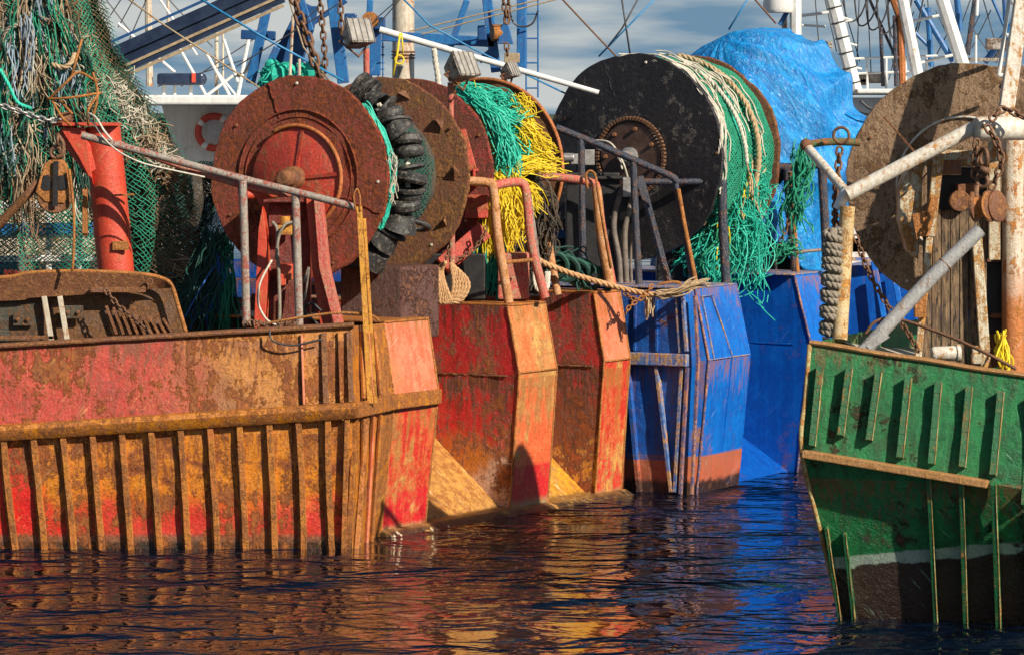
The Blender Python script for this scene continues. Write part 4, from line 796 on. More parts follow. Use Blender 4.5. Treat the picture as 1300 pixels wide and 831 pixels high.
def vstrands(n, mt, r, v0, v1, ua, ub, sp, Y=37.8, wd=.18, grp=5):
    m = MB()
    for _ in range(n):
        u0 = random.uniform(ua, ub); f0 = random.uniform(0, .5); f1 = random.uniform(.6, 1); va, vb = v0+(v1-v0)*f0, v0+(v1-v0)*f1
        pts = [(u0*(.62+.38*(v+80)/400)+random.uniform(-sp, sp)+ (v*.12 if u0 > 60 else 0), v, Y+random.uniform(-.25, .1)) for v in [va+(vb-va)*i/5 for i in range(6)]]
        bundle(m, SP(pts, 8), grp, .035, .05, r, wd*.55)
    return m
vstrands(70, 'n', .007, -80, 330, -120, 120, 9, 37.45).build('gathered_strands', M['n_brown'], net)
vstrands(60, 'n', .006, -80, 300, -120, 130, 9, 37.4).build('gathered_strands', M['n_tan'], net)
vstrands(40, 'n', .007, -80, 300, -100, 125, 9, 37.4).build('gathered_strands', M['n_dkgreen'], net)
vstrands(30, 'n', .006, -80, 330, -100, 130, 9, 37.35).build('gathered_strands', M['n_green'], net)
vstrands(30, 'n', .007, -80, 300, -100, 130, 9, 37.4).build('gathered_strands', M['n_cream'], net)
vstrands(16, 'n', .007, -80, 250, 0, 130, 9, 37.35).build('gathered_strands', M['n_bluegrey'], net)
vstrands(46, 'n', .014, -80, 190, -120, 110, 7, 38.0, .25, 7).build('gathered_strands', M['n_dark'], net)
m = MB().rope(SP([(0, 60, 37.2), (8, 40, 37.15), (22, 32, 37.15), (36, 34, 37.2)]), .028).rope(SP([(50, 22, 37.2), (62, 26, 37.15), (74, 27, 37.2)]), .026); m.build('rope_tail', M['rope_grey'], net, smooth='all')
m = MB().rope(SP([(66, 82, 37.1), (80, 86, 37.05), (90, 80, 37.05), (95, 68, 37.1)]), .03); m.build('rope_tail', M['rope'], net, smooth='all')
m = MB().rope(SP([(0, 88, 37.1), (12, 110, 37.05), (22, 130, 37.05), (40, 138, 37.1)]), .02); m.build('rope_tail', M['n_teal'], net, smooth='all')
for mt_, ks in (('n_cream', ((120, 130, .14), (150, 120, .13), (172, 150, .12), (20, 200, .12), (50, 60, .1), (205, 205, .1))), ('n_tan', ((95, 60, .13), (60, 110, .12), (128, 178, .12), (30, 150, .13), (190, 180, .12), (15, 20, .12))), ('n_brown', ((80, 20, .14), (10, 80, .13), (160, 190, .13), (215, 225, .1), (100, 110, .12)))):
    for (u_, v_, r_) in ks:
        m = MB()
        for _ in range(90):
            c_ = P(u_, v_, 37.3)+V((random.gauss(0, r_*.7), random.gauss(0, .05), random.gauss(0, r_*.7))); d_ = V((random.gauss(0, 1), random.gauss(0, .4), random.gauss(0, 1))).normalized()*random.uniform(.04, .09); e_ = V((random.gauss(0, 1), random.gauss(0, .4), random.gauss(0, 1))).normalized()*.03
            m.tube([c_-d_, c_+e_, c_+d_], .006, 4, cap=False)
        m.build('net_clump', M[mt_], net)
# lower net trailing from the drum to the deck
m = MB(); lo = thing('trailing_net', 'dark green netting trailing down beside the big rusty drum flange', 'fishing net', tuple(P(270, 420, 36.8)))
def S2(a, b):
    x0, y0 = 262+22*a, 290+30*a; x1, y1 = 228+85*a, 425-0*a; fx = math.sin(a*22)*.06
    return P(x0+(x1-x0)*b-14*math.sin(b*3)*(1-a), y0+(y1-y0)*b, 36.9+fx+.1*noise.noise(V((a*6, b*3, 0))))
netwires(MB(), S2, 70, 80, .005, .25).build('netting', M['n_dkgreen'], lo)
bundle(MB(), SP([(275, 300, 36.85), (268, 340, 36.85), (258, 380, 36.8), (245, 428, 36.8)]), 90, .06, .22, .008, .16).build('gathered_strands', M['n_dkgreen'], lo)
bundle(MB(), SP([(283, 305, 36.85), (285, 340, 36.85), (285, 380, 36.8), (280, 430, 36.8)]), 60, .05, .16, .008, .12).build('gathered_strands', M['n_green'], lo)
bundle(MB(), SP([(285, 325, 36.8), (280, 350, 36.75), (262, 390, 36.7), (255, 420, 36.7)]), 10, .05, .12, .008, .12).build('blue_strands', M['n_blue'], lo)
m = MB(); 
def S2b(a, b): return P(160+110*a+6*math.sin(b*9), 215+b*190, 38.2+.25*math.sin(a*15+b*2)+.2*noise.noise(V((a*6, b*5, 9))))
netwires(m, S2b, 90, 130, .006, .35).build('netting', M['n_dark'], lo)
def S2c(a, b): return P(150+135*a+8*math.sin(b*7), 205+b*200, 38.4+.2*math.sin(a*19+b*3)+.2*noise.noise(V((a*6, b*5, 4))))
netwires(MB(), S2c, 90, 120, .006, .35).build('netting', M['n_dkgreen'], lo)
bundle(MB(), SP([(200, 330, 37.6), (235, 335, 37.5), (262, 350, 37.3)]), 60, .12, .14, .006, .2).build('gathered_strands', M['n_tan'], lo)
# trawl door standing on the near side deck
td = thing('trawl_door', 'brown arched trawl door with green panel leaning behind the red bulwark', 'trawl door', tuple(P(110, 440, 35.4)))
arch = [(-260, 352), (-120, 350), (0, 352), (40, 346), (90, 344), (140, 345), (185, 348), (207, 353), (219, 362), (228, 390), (238, 424)]
top = SP([(u, v, 35.5) for u, v in arch], 4)
m = MB(); pl = top+[P(238, 446, 35.5), P(-260, 470, 35.5)]; m.prism([p+V((0, .06, 0)) for p in pl], (0, .05, 0)); m.build('plate', M['grate'], td)
m = MB(); bt = SP([(u, v, 35.4) for u, v in [(-260, 380), (0, 382), (60, 376), (130, 374), (170, 371), (205, 366)]], 4)
m = MB(); L_ = SP([(u, v+2, 35.36) for u, v in arch[:9]], 4); n = len(L_)
Lb = SP([(-260, 384, 35.42), (0, 382, 35.42), (40, 378, 35.42), (90, 375, 35.42), (140, 372, 35.42), (170, 371, 35.42), (190, 367, 35.42), (205, 366, 35.42), (215, 366, 35.42)], 4); n = min(len(L_), len(Lb))
for i in range(n-1): m.add([L_[i], L_[i+1], Lb[i+1], Lb[i]], [(0, 1, 2, 3)])
m.build('top_band', M['rust'], td, smooth='all')
MB().tube([p+V((0, -.1, 0)) for p in top], .022, 8).build('rim', M['rustor'], td, smooth='all')
m = MB().grid(P(-260, 436, 35.5), P(56, 432, 35.5), P(56, 384, 35.5), P(-260, 388, 35.5), 8, 4, .004); m.build('panel', M['door_green'], td)
for u, v, w_ in ((29, 405, .19), (93, 396, .2)):
    b_ = MB().box(P(u, v, 35.46), w_, .03, .13).build('bracket_plate', M['door_green'], td, bevel=.004)
    m = MB()
    for dx in (-.05, .05): m.lathe(P(u, v, 35.43)+V((dx, 0, 0)), V((0, -1, 0)), [(.02, 0), (.02, .015), (0, .018)], 8)
    m.build('bolt', M['rust'], b_)
for u0, u1 in ((56, 66), (76, 86)): MB().bar(P(u0, 376, 35.42), P(u1, 436, 35.42), .05, .04).build('strap', M['cream'], td, bevel=.004)
m = MB()
for i in range(9): m.bar(P(135+9*i, 388+2*i, 35.5), P(148+9*i, 424, 35.5), .025, .03)
m.build('grating', M['rust'], td)
m = MB().box(P(150, 368, 35.36), .55, .03, .05).box(P(30, 428, 35.42), .6, .04, .035).torus(P(190, 358, 35.34), V((0, 1, 0)), .03, .008, 14, 5); m.build('lug', M['rust'], td, bevel=.003)
tag(MB().chain(SP([(134, 368, 35.25), (150, 388, 35.2), (168, 402, 35.15), (192, 424, 35.0)]), .075, .009, .022).build('chain', M['chain'], smooth='all'), 'short rusty chain draped across the brown trawl door', 'chain')
# pulley block and wires at left
pb = thing('pulley_block', 'rusty single pulley block hanging from the orange column head', 'pulley', tuple(P(70, 272, 35.3)))
m = MB()
for dy in (-.05, .07):
    o_ = [(58, 208), (64, 203), (78, 203), (84, 208), (88, 228), (90, 246), (82, 258), (58, 256), (46, 244), (52, 224)]
    m.prism([P(u, v, 35.3)+V((0, dy, 0)) for u, v in o_], (0, .018, 0))
m.build('cheek_plate', M['rustor'], pb, bevel=.006)
MB().lathe(P(70, 248, 35.3)+V((0, -.03, 0)), V((0, 1, 0)), [(0, 0), (.06, 0), (.17, -.01), (.18, 0), (.14, .04), (.18, .08), (.17, .09), (.06, .08), (0, .08)], 36).build('sheave', M['rust'], pb, smooth=True)
m = MB()
m.bar(P(71, 205, 35.22), P(70, 262, 35.22), .05, .02)
for du in (-10, 10): m.prism([P(70+du+x, 232+y, 35.3)+V((0, -.058, 0)) for x, y in ((-7, 6), (-4, -9), (3, -10), (7, 3), (5, 9), (-3, 10))], (0, .012, 0))
m.build('cheek_hole', M['black'], pb)
m = MB().torus(P(71, 194, 35.3), V((0, 1, 0)), .055, .018, 20, 8).torus(P(74, 178, 35.3), V((1, 0, 0)), .055, .016, 20, 8).tube(SP([(72, 170, 35.3), (80, 182, 35.3), (79, 196, 35.3), (72, 200, 35.3)]), .022, 8); m.build('shackle', M['chain'], pb, smooth='all')
tag(MB().tube([P(52, 230, 35.32), P(30, 252, 35.4), P(0, 284, 35.5), P(-80, 360, 35.8)], .045, 10).build('towing_warp', M['rust'], smooth='all'), 'thick rusty warp running down left from the pulley block', 'cable')
tag(MB().tube(SP([(88, 215, 35.2), (93, 260, 35.2), (94, 300, 35.2), (92, 345, 35.2)]), .014, 8).build('wire', M['rustor'], smooth='all'), 'thin rusty wire hanging straight down beside the pulley block', 'cable')
tag(MB().chain(SP([(-60, 118, 35.6), (0, 134, 35.6), (35, 145, 35.6), (60, 153, 35.6), (78, 152, 35.7)]), .085, .011, .024).build('chain', M['steel'], smooth='all'), 'silver grey chain stretched from the left edge to the orange column', 'chain')
tag(MB().tube(SP([(110, 148, 35.5), (120, 158, 35.3), (132, 176, 35.2), (150, 192, 35.1), (175, 205, 35.), (200, 212, 35.05), (260, 225, 35.1)]), .009, 6).tube(SP([(112, 144, 35.5), (122, 150, 35.3), (132, 166, 35.2), (142, 178, 35.2)]), .012, 6).build('line', M['rope_wh'], smooth='all'), 'thin pale line looped over the orange column and the grey handrail', 'rope')
m = MB()
for pp in ([(60, 126, 35.7), (90, 124, 35.6), (128, 118, 35.7)], [(64, 124, 35.7), (78, 148, 35.6), (90, 160, 35.7)], [(118, 92, 35.7), (124, 120, 35.7), (118, 150, 35.7)], [(90, 100, 35.7), (104, 50, 35.8)], [(60, 128, 35.7), (84, 105, 35.6), (100, 92, 35.7), (124, 104, 35.7)], [(126, 118, 35.7), (112, 140, 35.6), (112, 158, 35.7)], [(76, 128, 35.7), (92, 145, 35.6)]): m.tube(SP(pp), .014, 6)
tag(0) if 0 else tag(m.build('bent_rods', M['rustor'], smooth='all'), 'tangle of rusty bent rods sticking up above the orange column', 'rods')
for (uu, vv, lb) in ((325, 413, 'heap of rusty chain on the red bulwark beneath the left grey rail post'), (368, 414, 'small clump of rusty chain on the red bulwark right of the left rail post')):
    m = MB()
    for i in range(12 if uu == 325 else 7): m.torus(P(uu-14+i*(2.6 if uu == 325 else 3.4), vv-random.uniform(0, 4), 34.72), V((random.gauss(0, 1), random.gauss(0, 1), random.gauss(0, .6)+.2)), .026, .009, 12, 5)
    tag(m.build('chain_heap', M['chain'], smooth='all'), lb, 'chain')
# bobbins between the flanges of the first drum
bs_ = thing('bobbin_string', 'string of black rubber bobbins wound between the flanges of the first red drum', 'bobbins', tuple(c11+dax*.8+V((0, 0, -1))))
g = 64.
a, b, _ = frame(dax)
while g > -54:
    kind = random.choice([0, 0, 1, 2]); rr = Rd*random.uniform(.93, .98); th_ = {0: .05, 1: .11, 2: .16}[kind]; g0 = math.pi-R(g) if False else R(g)
    # image right is -a or a ? choose so that the arc faces screen right
    sgn = 1 if a.x > 0 else -1
    rad = a*sgn*math.cos(g0)+b*math.sin(g0); tan = (a*sgn*-math.sin(g0)+b*math.cos(g0)); tl = (tan+dax*random.uniform(-.3, .3)+rad*random.uniform(-.25, .25)).normalized()
    c = c11+dax*(.50+random.uniform(-.08, .08))+rad*rr
    rb = random.uniform(.15, .20); m = MB()
    if kind == 2: m.lathe(c, -tl, [(.05, -th_/2), (rb*.62, -th_/2), (rb, th_/2), (rb*.9, th_/2), (rb*.5, -th_*.3), (.03, -th_*.3)], 26)
    else: m.lathe(c, tl, [(.04, -th_/2), (rb*.86, -th_/2), (rb, -th_*.25), (rb, th_*.25), (rb*.86, th_/2), (.04, th_/2)], 26)
    m.build('rubber_disc', M['rubber'], bs_, smooth=True); g -= math.degrees((th_+random.choice([.0, .01, .02, .06]))/rr)*.95
cp = [c11+dax*.50+(a*sgn*math.cos(R(x))+b*math.sin(R(x)))*Rd*.95 for x in range(62, -56, -4)]
MB().rope(cp, .03).build('core_rope', M['rope_wh'], bs_, smooth='all')
MB().torus(c11+dax*1.0+(a*sgn*.8+b*-.5)*Rd*.95, V((.2, .3, 1)), .15, .03, 24, 8).build('rubber_ring', M['rubber'], bs_, smooth='all')
# teal lacing along the flange edge
def S3(aa_, bb_):
    g = R(46-76*aa_); return c11+dax*(.03+.10*bb_)+(a*sgn*math.cos(g)+b*math.sin(g))*Rd*(.99+.012*noise.noise(V((aa_*14, bb_*3, 0))))
m = netwires(MB(), S3, 90, 6, .007, .35); S3p = [S3(i/40, .1) for i in range(41)]; bundle(m, S3p, 12, .02, .02, .007, .05, .8)
tag(m.build('net_lacing', M['n_teal']), 'strip of turquoise netting along the right edge of the first rusty flange', 'fishing net')
m = MB(); bundle(m, [S3(.45+i/40*.5, .2)+(a*sgn)*.02 for i in range(30)], 26, .03, .04, .005, .08, .5); tag(m.build('frayed_rope', M['n_cream']), 'pale frayed rope fibres lying on the turquoise lacing', 'rope')
# netting wound on drum 1 and 2 cores
for (c_, L0, R0, mt, lb, YY) in ((c11, 1.6, .70, 'n_dkgreen', 'dark netting wound on the first rusty drum behind the bobbins', 0),):
    a_, b_, w_ = frame(dax)
    def S4(x, y, c_=c_, R0=R0): gg = 2*math.pi*x; return c_+dax*(.12+1.45*y)+(a_*math.cos(gg)+b_*math.sin(gg))*(R0+.05*noise.noise(V((x*20, y*5, 0))))
    tag(netwires(MB(), S4, 160, 40, .008, .3).build('wound_net', M[mt]), lb, 'fishing net')
# yellow and turquoise chafing strands on second drum
ch = thing('chafing_strands', 'yellow and turquoise rope strands spilling over the second rusty drum', 'rope strands', tuple(P(640, 380, 39)))
YC = 38.9
m = MB(); bundle(m, SP([(586, 112, YC), (605, 128, YC-.1), (628, 150, YC-.2), (642, 180, YC-.25), (646, 205, YC-.25), (643, 226, YC-.25)], 8), 150, .035, .11, .0062, .12, .8)
bundle(m, SP([(590, 116, YC), (625, 122, YC), (640, 128, YC), (655, 138, YC)], 8), 70, .03, .05, .0062, .14, .7)
bundle(m, SP([(598, 122, YC), (622, 138, YC-.1), (648, 150, YC-.1), (668, 150, YC)], 8), 90, .05, .08, .0062, .12, .7); bundle(m, SP([(640, 160, YC), (660, 180, YC), (680, 200, YC), (690, 212, YC)], 8), 34, .03, .09, .008, .14, .6)
m.build('turquoise_strands', M['n_teal'], ch)
m = MB()
for pp, n_, s_ in (([(600, 118, YC+.05), (612, 150, YC+.05), (622, 185, YC), (626, 205, YC)], 70, .10), ([(640, 140, YC+.05), (665, 160, YC), (680, 175, YC), (700, 190, YC)], 60, .12), ([(650, 165, YC+.05), (668, 180, YC), (685, 195, YC), (708, 208, YC)], 60, .11), ([(655, 128, YC), (668, 140, YC), (676, 150, YC)], 40, .12),
                   ([(636, 225, YC-.2), (650, 215, YC-.2), (680, 208, YC-.1), (712, 216, YC)], 75, .09), ([(640, 222, YC-.2), (655, 232, YC-.2), (672, 245, YC-.1), (686, 268, YC)], 70, .1), ([(628, 225, YC-.3), (636, 250, YC-.35), (640, 290, YC-.4), (640, 320, YC-.4)], 110, .13), ([(648, 225, YC-.2), (660, 250, YC-.3), (664, 285, YC-.3), (662, 300, YC-.3)], 70, .10),
                   ([(618, 200, YC-.1), (620, 250, YC-.3), (622, 300, YC-.4), (620, 332, YC-.4)], 60, .09), ([(605, 140, YC-.05), (618, 165, YC-.05), (625, 190, YC-.1), (622, 215, YC-.1)], 50, .07)):
    bundle(m, SP(pp, 8), int(n_*1.5), .05, s_, .0055, .12, .55)
m.build('yellow_strands', M['n_yellow'], ch)
m = MB()
for u0 in (595, 610, 628, 592): bundle(m, SP([(u0+10, 300, 38.6), (u0+4, 330, 38.6), (u0, 375, 38.6)], 8), 32, .05, .09, .009, .1, .8)
m.build('turquoise_strands', M['n_teal'], ch)
bundle(MB(), SP([(604, 290, 38.55), (600, 330, 38.55), (598, 370, 38.55)], 8), 24, .04, .06, .008, .1, .7).build('yellow_strands', M['n_yellow'], ch)
m = MB(); bundle(m, SP([(668, 225, YC+.3), (685, 250, YC+.3), (690, 290, YC+.3), (682, 320, YC+.3)], 8), 120, .08, .16, .008, .2, .6); bundle(m, SP([(650, 290, YC+.2), (655, 320, YC+.2), (650, 365, YC+.2)], 8), 90, .1, .16, .008, .2, .6); m.build('dark_strands', M['n_dark'], ch)
# rope coil hanging between drums
m = MB()
for i in range(6):
    u = 564+3.2*i; m.rope(SP([(566, 332, 37.7-.02*i), (u-10-3*i*.6, 345, 37.65), (u-12, 370, 37.6), (u-4, 384, 37.6), (u+8, 378, 37.6), (u+12+i*.5, 358, 37.62), (572, 334, 37.68)], 7), .024)
tag(m.build('rope_coil', M['rope_or'], smooth='all'), 'tan rope coil hanging behind the second red stern fin', 'rope')
tag(MB().chain(SP([(574, 262, 37.9), (573, 300, 37.8), (566, 332, 37.7)]), .06, .008, .018).build('chain', M['chain'], smooth='all'), 'rusty chain hanging straight down to the top of the tan rope coil', 'chain')
tag(MB().chain(SP([(580, 330, 37.8), (600, 318, 37.85), (616, 295, 37.9), (616, 288, 37.9)]), .06, .008, .018).build('chain', M['chain'], smooth='all'), 'rusty chain sagging below the red beam right of the tan rope coil', 'chain')
m = MB()
for i in range(4): m.rope(SP([(684, 333, 38.9), (678+i*2, 350, 38.85), (682+i*2, 368, 38.8), (692+i, 366, 38.8), (694+i, 345, 38.85)], 6), .022)
tag(m.build('rope_coil', M['rope_wh'], smooth='all'), 'small pale rope coil behind the red post on the second fin', 'rope')
# mooring rope across to the blue boat
mr_ = [(680, 328, 38.9), (700, 338, 39), (740, 352, 39.1), (790, 366, 39.2), (830, 374, 39.2), (862, 370, 39.3), (886, 358, 39.5)]
tag(MB().rope(SP(mr_), .034).build('mooring_rope', M['rope_or'], smooth='all'), 'tan twisted mooring rope slung from the red boat to the blue bulwark', 'rope')
m = MB(); bundle(m, SP([(835, 375, 39.15), (860, 372, 39.15), (880, 362, 39.2), (902, 356, 39.3)]), 26, .03, .05, .008, .06, .7); bundle(m, SP([(822, 376, 39.2), (823, 392, 39.2), (821, 408, 39.2)]), 22, .03, .03, .009, .04, .6)
tag(m.build('frayed_lashing', M['rope']), 'frayed tan lashing tied at the blue bulwark end of the mooring rope', 'rope')
tag(MB().chain(SP([(828, 362, 39.2), (815, 378, 39.15), (800, 388, 39.1), (794, 398, 39.1)]), .06, .009, .02).build('chain', M['rustor'], smooth='all'), 'orange rusty chain hanging down the blue side under the mooring rope', 'chain')
tag(MB().chain(SP([(792, 372, 39.2), (808, 380, 39.15), (826, 372, 39.2)]), .06, .009, .02).build('chain', M['rustor'], smooth='all'), 'orange rusty chain lying along the blue bulwark edge beside the mooring rope', 'chain')
m = MB()
for i in range(5): m.torus(P(705+14*i, 336+5*i, 39.5), V((.3, 1, .3)), .14, .03, 18, 6)
bundle(m, SP([(690, 330, 39.6), (730, 335, 39.6), (752, 365, 39.5)]), 40, .08, .1, .01, .2); tag(m.build('net_pile', M['n_dkgreen']), 'small pile of dark green net behind the third red fin', 'fishing net')
# blue tray table
tt = thing('tray_table', 'small blue topped table with white legs left of the dark blue rail', 'table', tuple(P(718, 350, 41.6)))
MB().box(P(716, 297, 41.6), .34, .3, .09).build('table_top', M['gblue'], tt, bevel=.01)
for du, dy in ((-12, -.1), (12, -.1), (-12, .1), (12, .1)): MB().box(P(716+du, 322, 41.6)+V((0, dy, 0)), .05, .05, .38).build('leg', M['white'], tt)
m = MB(); bundle(m, SP([(704, 285, 41.6), (718, 282, 41.6), (730, 288, 41.6)]), 40, .04, .05, .012, .2); tag(m.build('net_scrap', M['n_cream']), 'scrap of pale net heaped on the blue topped table', 'fishing net')
# green net on the black drum
gn = thing('wound_net', 'green trawl net wound on the black drum with tan ropes over it', 'fishing net', tuple(P(930, 360, 42)))
a_, b_, w_ = frame(bax); sg = 1 if a_.x > 0 else -1
def rimp(g, y, Rr): g = R(g); return cb1+bax*y+(a_*sg*math.cos(g)+b_*math.sin(g))*Rr
def S5(x, y): return rimp(115-150*x, .06+1.2*y, RB*(.955+.03*noise.noise(V((x*9, y*4, 1)))+.02*math.sin(y*9)))
netwires(MB(), S5, 124, 40, .0095, .3, .03).build('netting', M['n_green'], gn)
def S5b(x, y): return rimp(115-150*x, .05+1.23*y, RB*(.925+.03*noise.noise(V((x*9, y*4, 5)))))
netwires(MB(), S5b, 130, 44, .010, .35).build('netting', M['n_teal'], gn)
m = MB().grid(V((0, 0, 0)), V((1, 0, 0)), V((1, 1, 0)), V((0, 1, 0)), 60, 16); m.v = [tuple(rimp(118-160*x, .05+1.23*y, RB*(.87+.02*noise.noise(V((x*9, y*4, 2)))))) for x, y, _ in m.v]; m.build('wound_body', M['n_dark'], gn, smooth='all')
m = MB()
for o_ in (0, ): bundle(m, [rimp(100-130*i/40, .06+.05*math.sin(i*.6), RB*.985) for i in range(40)], 16, .02, .02, .011, .07, .6)
m.build('edge_rope', M['rope_wh'], gn)
MB().rope([rimp(82-105*i/40, .72+.12*math.sin(i*.06), RB*1.0) for i in range(41)], .036).build('hauling_rope', M['rope'], gn, smooth='all')
MB().rope([rimp(66-70*i/40, .30+.25*i/40, RB*1.0) for i in range(41)], .026).build('hauling_rope', M['rope_wh'], gn, smooth='all')
m = MB()
for i in range(9): g0 = random.uniform(45, 95); bundle(m, [rimp(g0-55*j/20, .15+.1*i+.03*math.sin(j), RB*.99) for j in range(21)], 3, .02, .03, .009, .08, .6)
m.build('twine', M['n_cream'], gn)
tg = thing('strand_tangle', 'hanging tangle of white, yellow and green strands right of the black flange', 'rope strands', tuple(P(905, 360, 41.8)))
for mt, paths, n_, r_ in (('n_cream', ([(905, 140, 41.9), (925, 155, 41.7), (938, 190, 41.6), (940, 240, 41.6)], [(900, 150, 41.9), (918, 175, 41.7), (930, 210, 41.6), (935, 250, 41.6)]), 55, .008), ('n_bluegrey', ([(903, 146, 41.9), (930, 148, 41.7), (926, 175, 41.6), (930, 205, 41.6)], [(900, 175, 41.8), (915, 160, 41.7), (935, 160, 41.7)], [(936, 200, 41.6), (938, 240, 41.6), (930, 268, 41.6)]), 60, .007),
                          ('n_yellow', ([(918, 165, 41.75), (938, 190, 41.6), (940, 225, 41.55), (934, 262, 41.55)], [(932, 170, 41.7), (946, 200, 41.6), (944, 235, 41.55), (940, 260, 41.5)]), 14, .009),
                          ('rope', ([(925, 175, 41.7), (936, 200, 41.55), (952, 240, 41.5), (945, 290, 41.5)], [(950, 180, 41.8), (962, 200, 41.7), (955, 230, 41.6)]), 16, .012)):
    m = MB()
    for pp in paths: bundle(m, SP(pp, 8), n_, .05, .09, r_, .22, .7)
    m.build({'n_cream': 'pale_strands', 'n_bluegrey': 'grey_strands', 'n_yellow': 'yellow_strands', 'rope': 'tan_strands'}[mt], M[mt], tg)
m = MB()
for pp, n_ in (([(930, 225, 41.6), (935, 260, 41.5), (942, 300, 41.5), (940, 345, 41.5)], 70), ([(925, 250, 41.6), (915, 280, 41.6), (890, 320, 41.6), (862, 352, 41.6)], 80), ([(935, 260, 41.6), (925, 300, 41.55), (915, 330, 41.5), (905, 358, 41.5)], 90), ([(955, 215, 41.6), (968, 235, 41.6), (965, 262, 41.6), (955, 272, 41.6)], 14), ([(935, 240, 41.5), (955, 290, 41.5), (950, 345, 41.5), (944, 372, 41.4)], 40), ([(930, 240, 41.6), (918, 290, 41.6), (905, 340, 41.6)], 60)):
    bundle(m, SP(pp, 9), int(n_*1.5), .06, .17, .0062, .34, .6)
m.build('green_strands', M['n_teal'], tg)
m = MB(); bundle(m, SP([(930, 250, 41.5), (922, 290, 41.5), (905, 330, 41.5), (890, 358, 41.5)], 9), 60, .08, .22, .01, .3, .6); m.build('green_strands', M['n_green'], tg)
MB().rope(SP([(948, 232, 41.45), (942, 250, 41.4), (938, 268, 41.4), (945, 275, 41.4)]), .03).build('yellow_rope', M['n_yellow'], tg, smooth='all')
bundle(MB(), SP([(918, 280, 41.4), (915, 310, 41.4), (905, 345, 41.4)], 8), 8, .05, .1, .008, .2).build('yellow_strands', M['n_yellow'], tg)
tag(MB().chain(SP([(1011, 215, 42.6), (1003, 275, 42.6), (985, 320, 42.6)]), .08, .01, .024).build('chain', M['chain'], smooth='all'), 'rusty chain hanging behind the dark rail left of the blue tarpaulin foot', 'chain')
m = MB(); bundle(m, SP([(1022, 190, 42.2), (1018, 225, 42.2), (1010, 260, 42.2), (1016, 300, 42.2)]), 60, .07, .12, .009, .2, .6); bundle(m, SP([(985, 322, 42.3), (1000, 315, 42.3), (1016, 318, 42.3)]), 40, .05, .08, .009, .15, .6)
tag(m.build('net_hank', M['n_green']), 'hank of green netting hanging between the dark rail and the tarpaulin', 'fishing net')
# chains around blue drum base
for (pp, lb) in (([(895, 236, 41.0), (898, 262, 41.0), (893, 285, 41.0)], 'short rusty chain hanging in front of the black drum core'), ([(842, 338, 40.6), (848, 352, 40.6), (853, 372, 40.6)], 'rusty chain at the foot of the dark brace on the blue boat'), ([(960, 336, 42.5), (967, 345, 42.5), (972, 352, 42.5)], 'short chain beside the lower crossbar near the white strands')):
    tag(MB().chain(SP(pp), .065, .009, .02).build('chain', M['chain'], smooth='all'), lb, 'chain')
tag(MB().tube(SP([(826, 366, 40.3), (840, 360, 40.2), (858, 358, 40.2), (862, 362, 40.2), (830, 372, 40.2)]), .016, 8).build('hose', M['rustor'], smooth='all'), 'bent rusty hose lying on the blue bulwark beside the dark brace', 'hose')
# tarpaulin
ct_ = P(912, 198, 43.7); tax = V((math.sin(R(30)), math.cos(R(30)), 0)); ta = V((tax.y, -tax.x, 0)); RT = 1.36
OUT = spline([V(((u-922)/F*43.7, 0, (196-v)/F*43.7)) for u, v in ((806, 335), (798, 235), (815, 135), (846, 78), (884, 52), (925, 37), (962, 39), (996, 60), (1024, 105), (1044, 165), (1040, 235), (1022, 340))], 12)
def section(f, y):
    x = f*(len(OUT)-1); i = min(int(x), len(OUT)-2); p = OUT[i].lerp(OUT[i+1], x-i); return p.x*(1+.05*y), p.z
vs = []; fs = []; NU, NY = 300, 60
def tp(f, y, rho):
    x, z = section(f, y); c0x, c0z = .0, -.1; x = c0x+(x-c0x)*rho; z = c0z+(z-c0z)*rho
    p = ct_+ta*x+V((0, 0, z))+tax*((y+(.34*rho**3.2 if y < .01 else 0))*1.45-.05); y = y+(.34*rho**3.2 if y < .01 else 0)
    g_ = math.atan2(z-1.5, x+.25-y*.3); rr_ = math.hypot(x+.25, z-1.5)
    n1_ = noise.noise(p*.9); dr = min(1, rr_*.7)
    fold = .075*(1-1.6*abs(math.sin(g_*7+2.5*n1_)))*dr+.030*math.sin(g_*25+5*noise.noise(p*.8+V((4, 0, 0))))*dr+.06*noise.noise(p*1.0)
    fold += .022*(1-2.6*abs(noise.noise(V((p.x*1.7, p.y, p.z*1.2+p.x)))))+.008*(1-2.4*abs(noise.noise(V((g_*9, rr_*2.2, p.y*2)))))
    nrm = ((ta*x+V((0, 0, z))).normalized()*sstep((rho-.4)/.6)-tax*(1-sstep((rho-.4)/.6)))
    return p+nrm*fold
rows = [(0, i/80) for i in range(3, 80)]+[(.34+.76*j/80, 1) for j in range(81)]
for (y, rho) in rows:
    for i in range(NU+1): vs.append(tp(i/NU, y, rho))
for j in range(len(rows)-1):
    for i in range(NU): k_ = j*(NU+1)+i; fs.append((k_, k_+1, k_+NU+2, k_+NU+1))
tp_ = tag(MB().add(vs, fs).build('tarpaulin', M['tarp'], smooth='all'), 'crumpled bright blue tarpaulin draped over the second net drum of the blue boat', 'tarpaulin')
sd_m = tp_.modifiers.new('thick', 'SOLIDIFY'); sd_m.thickness = .012
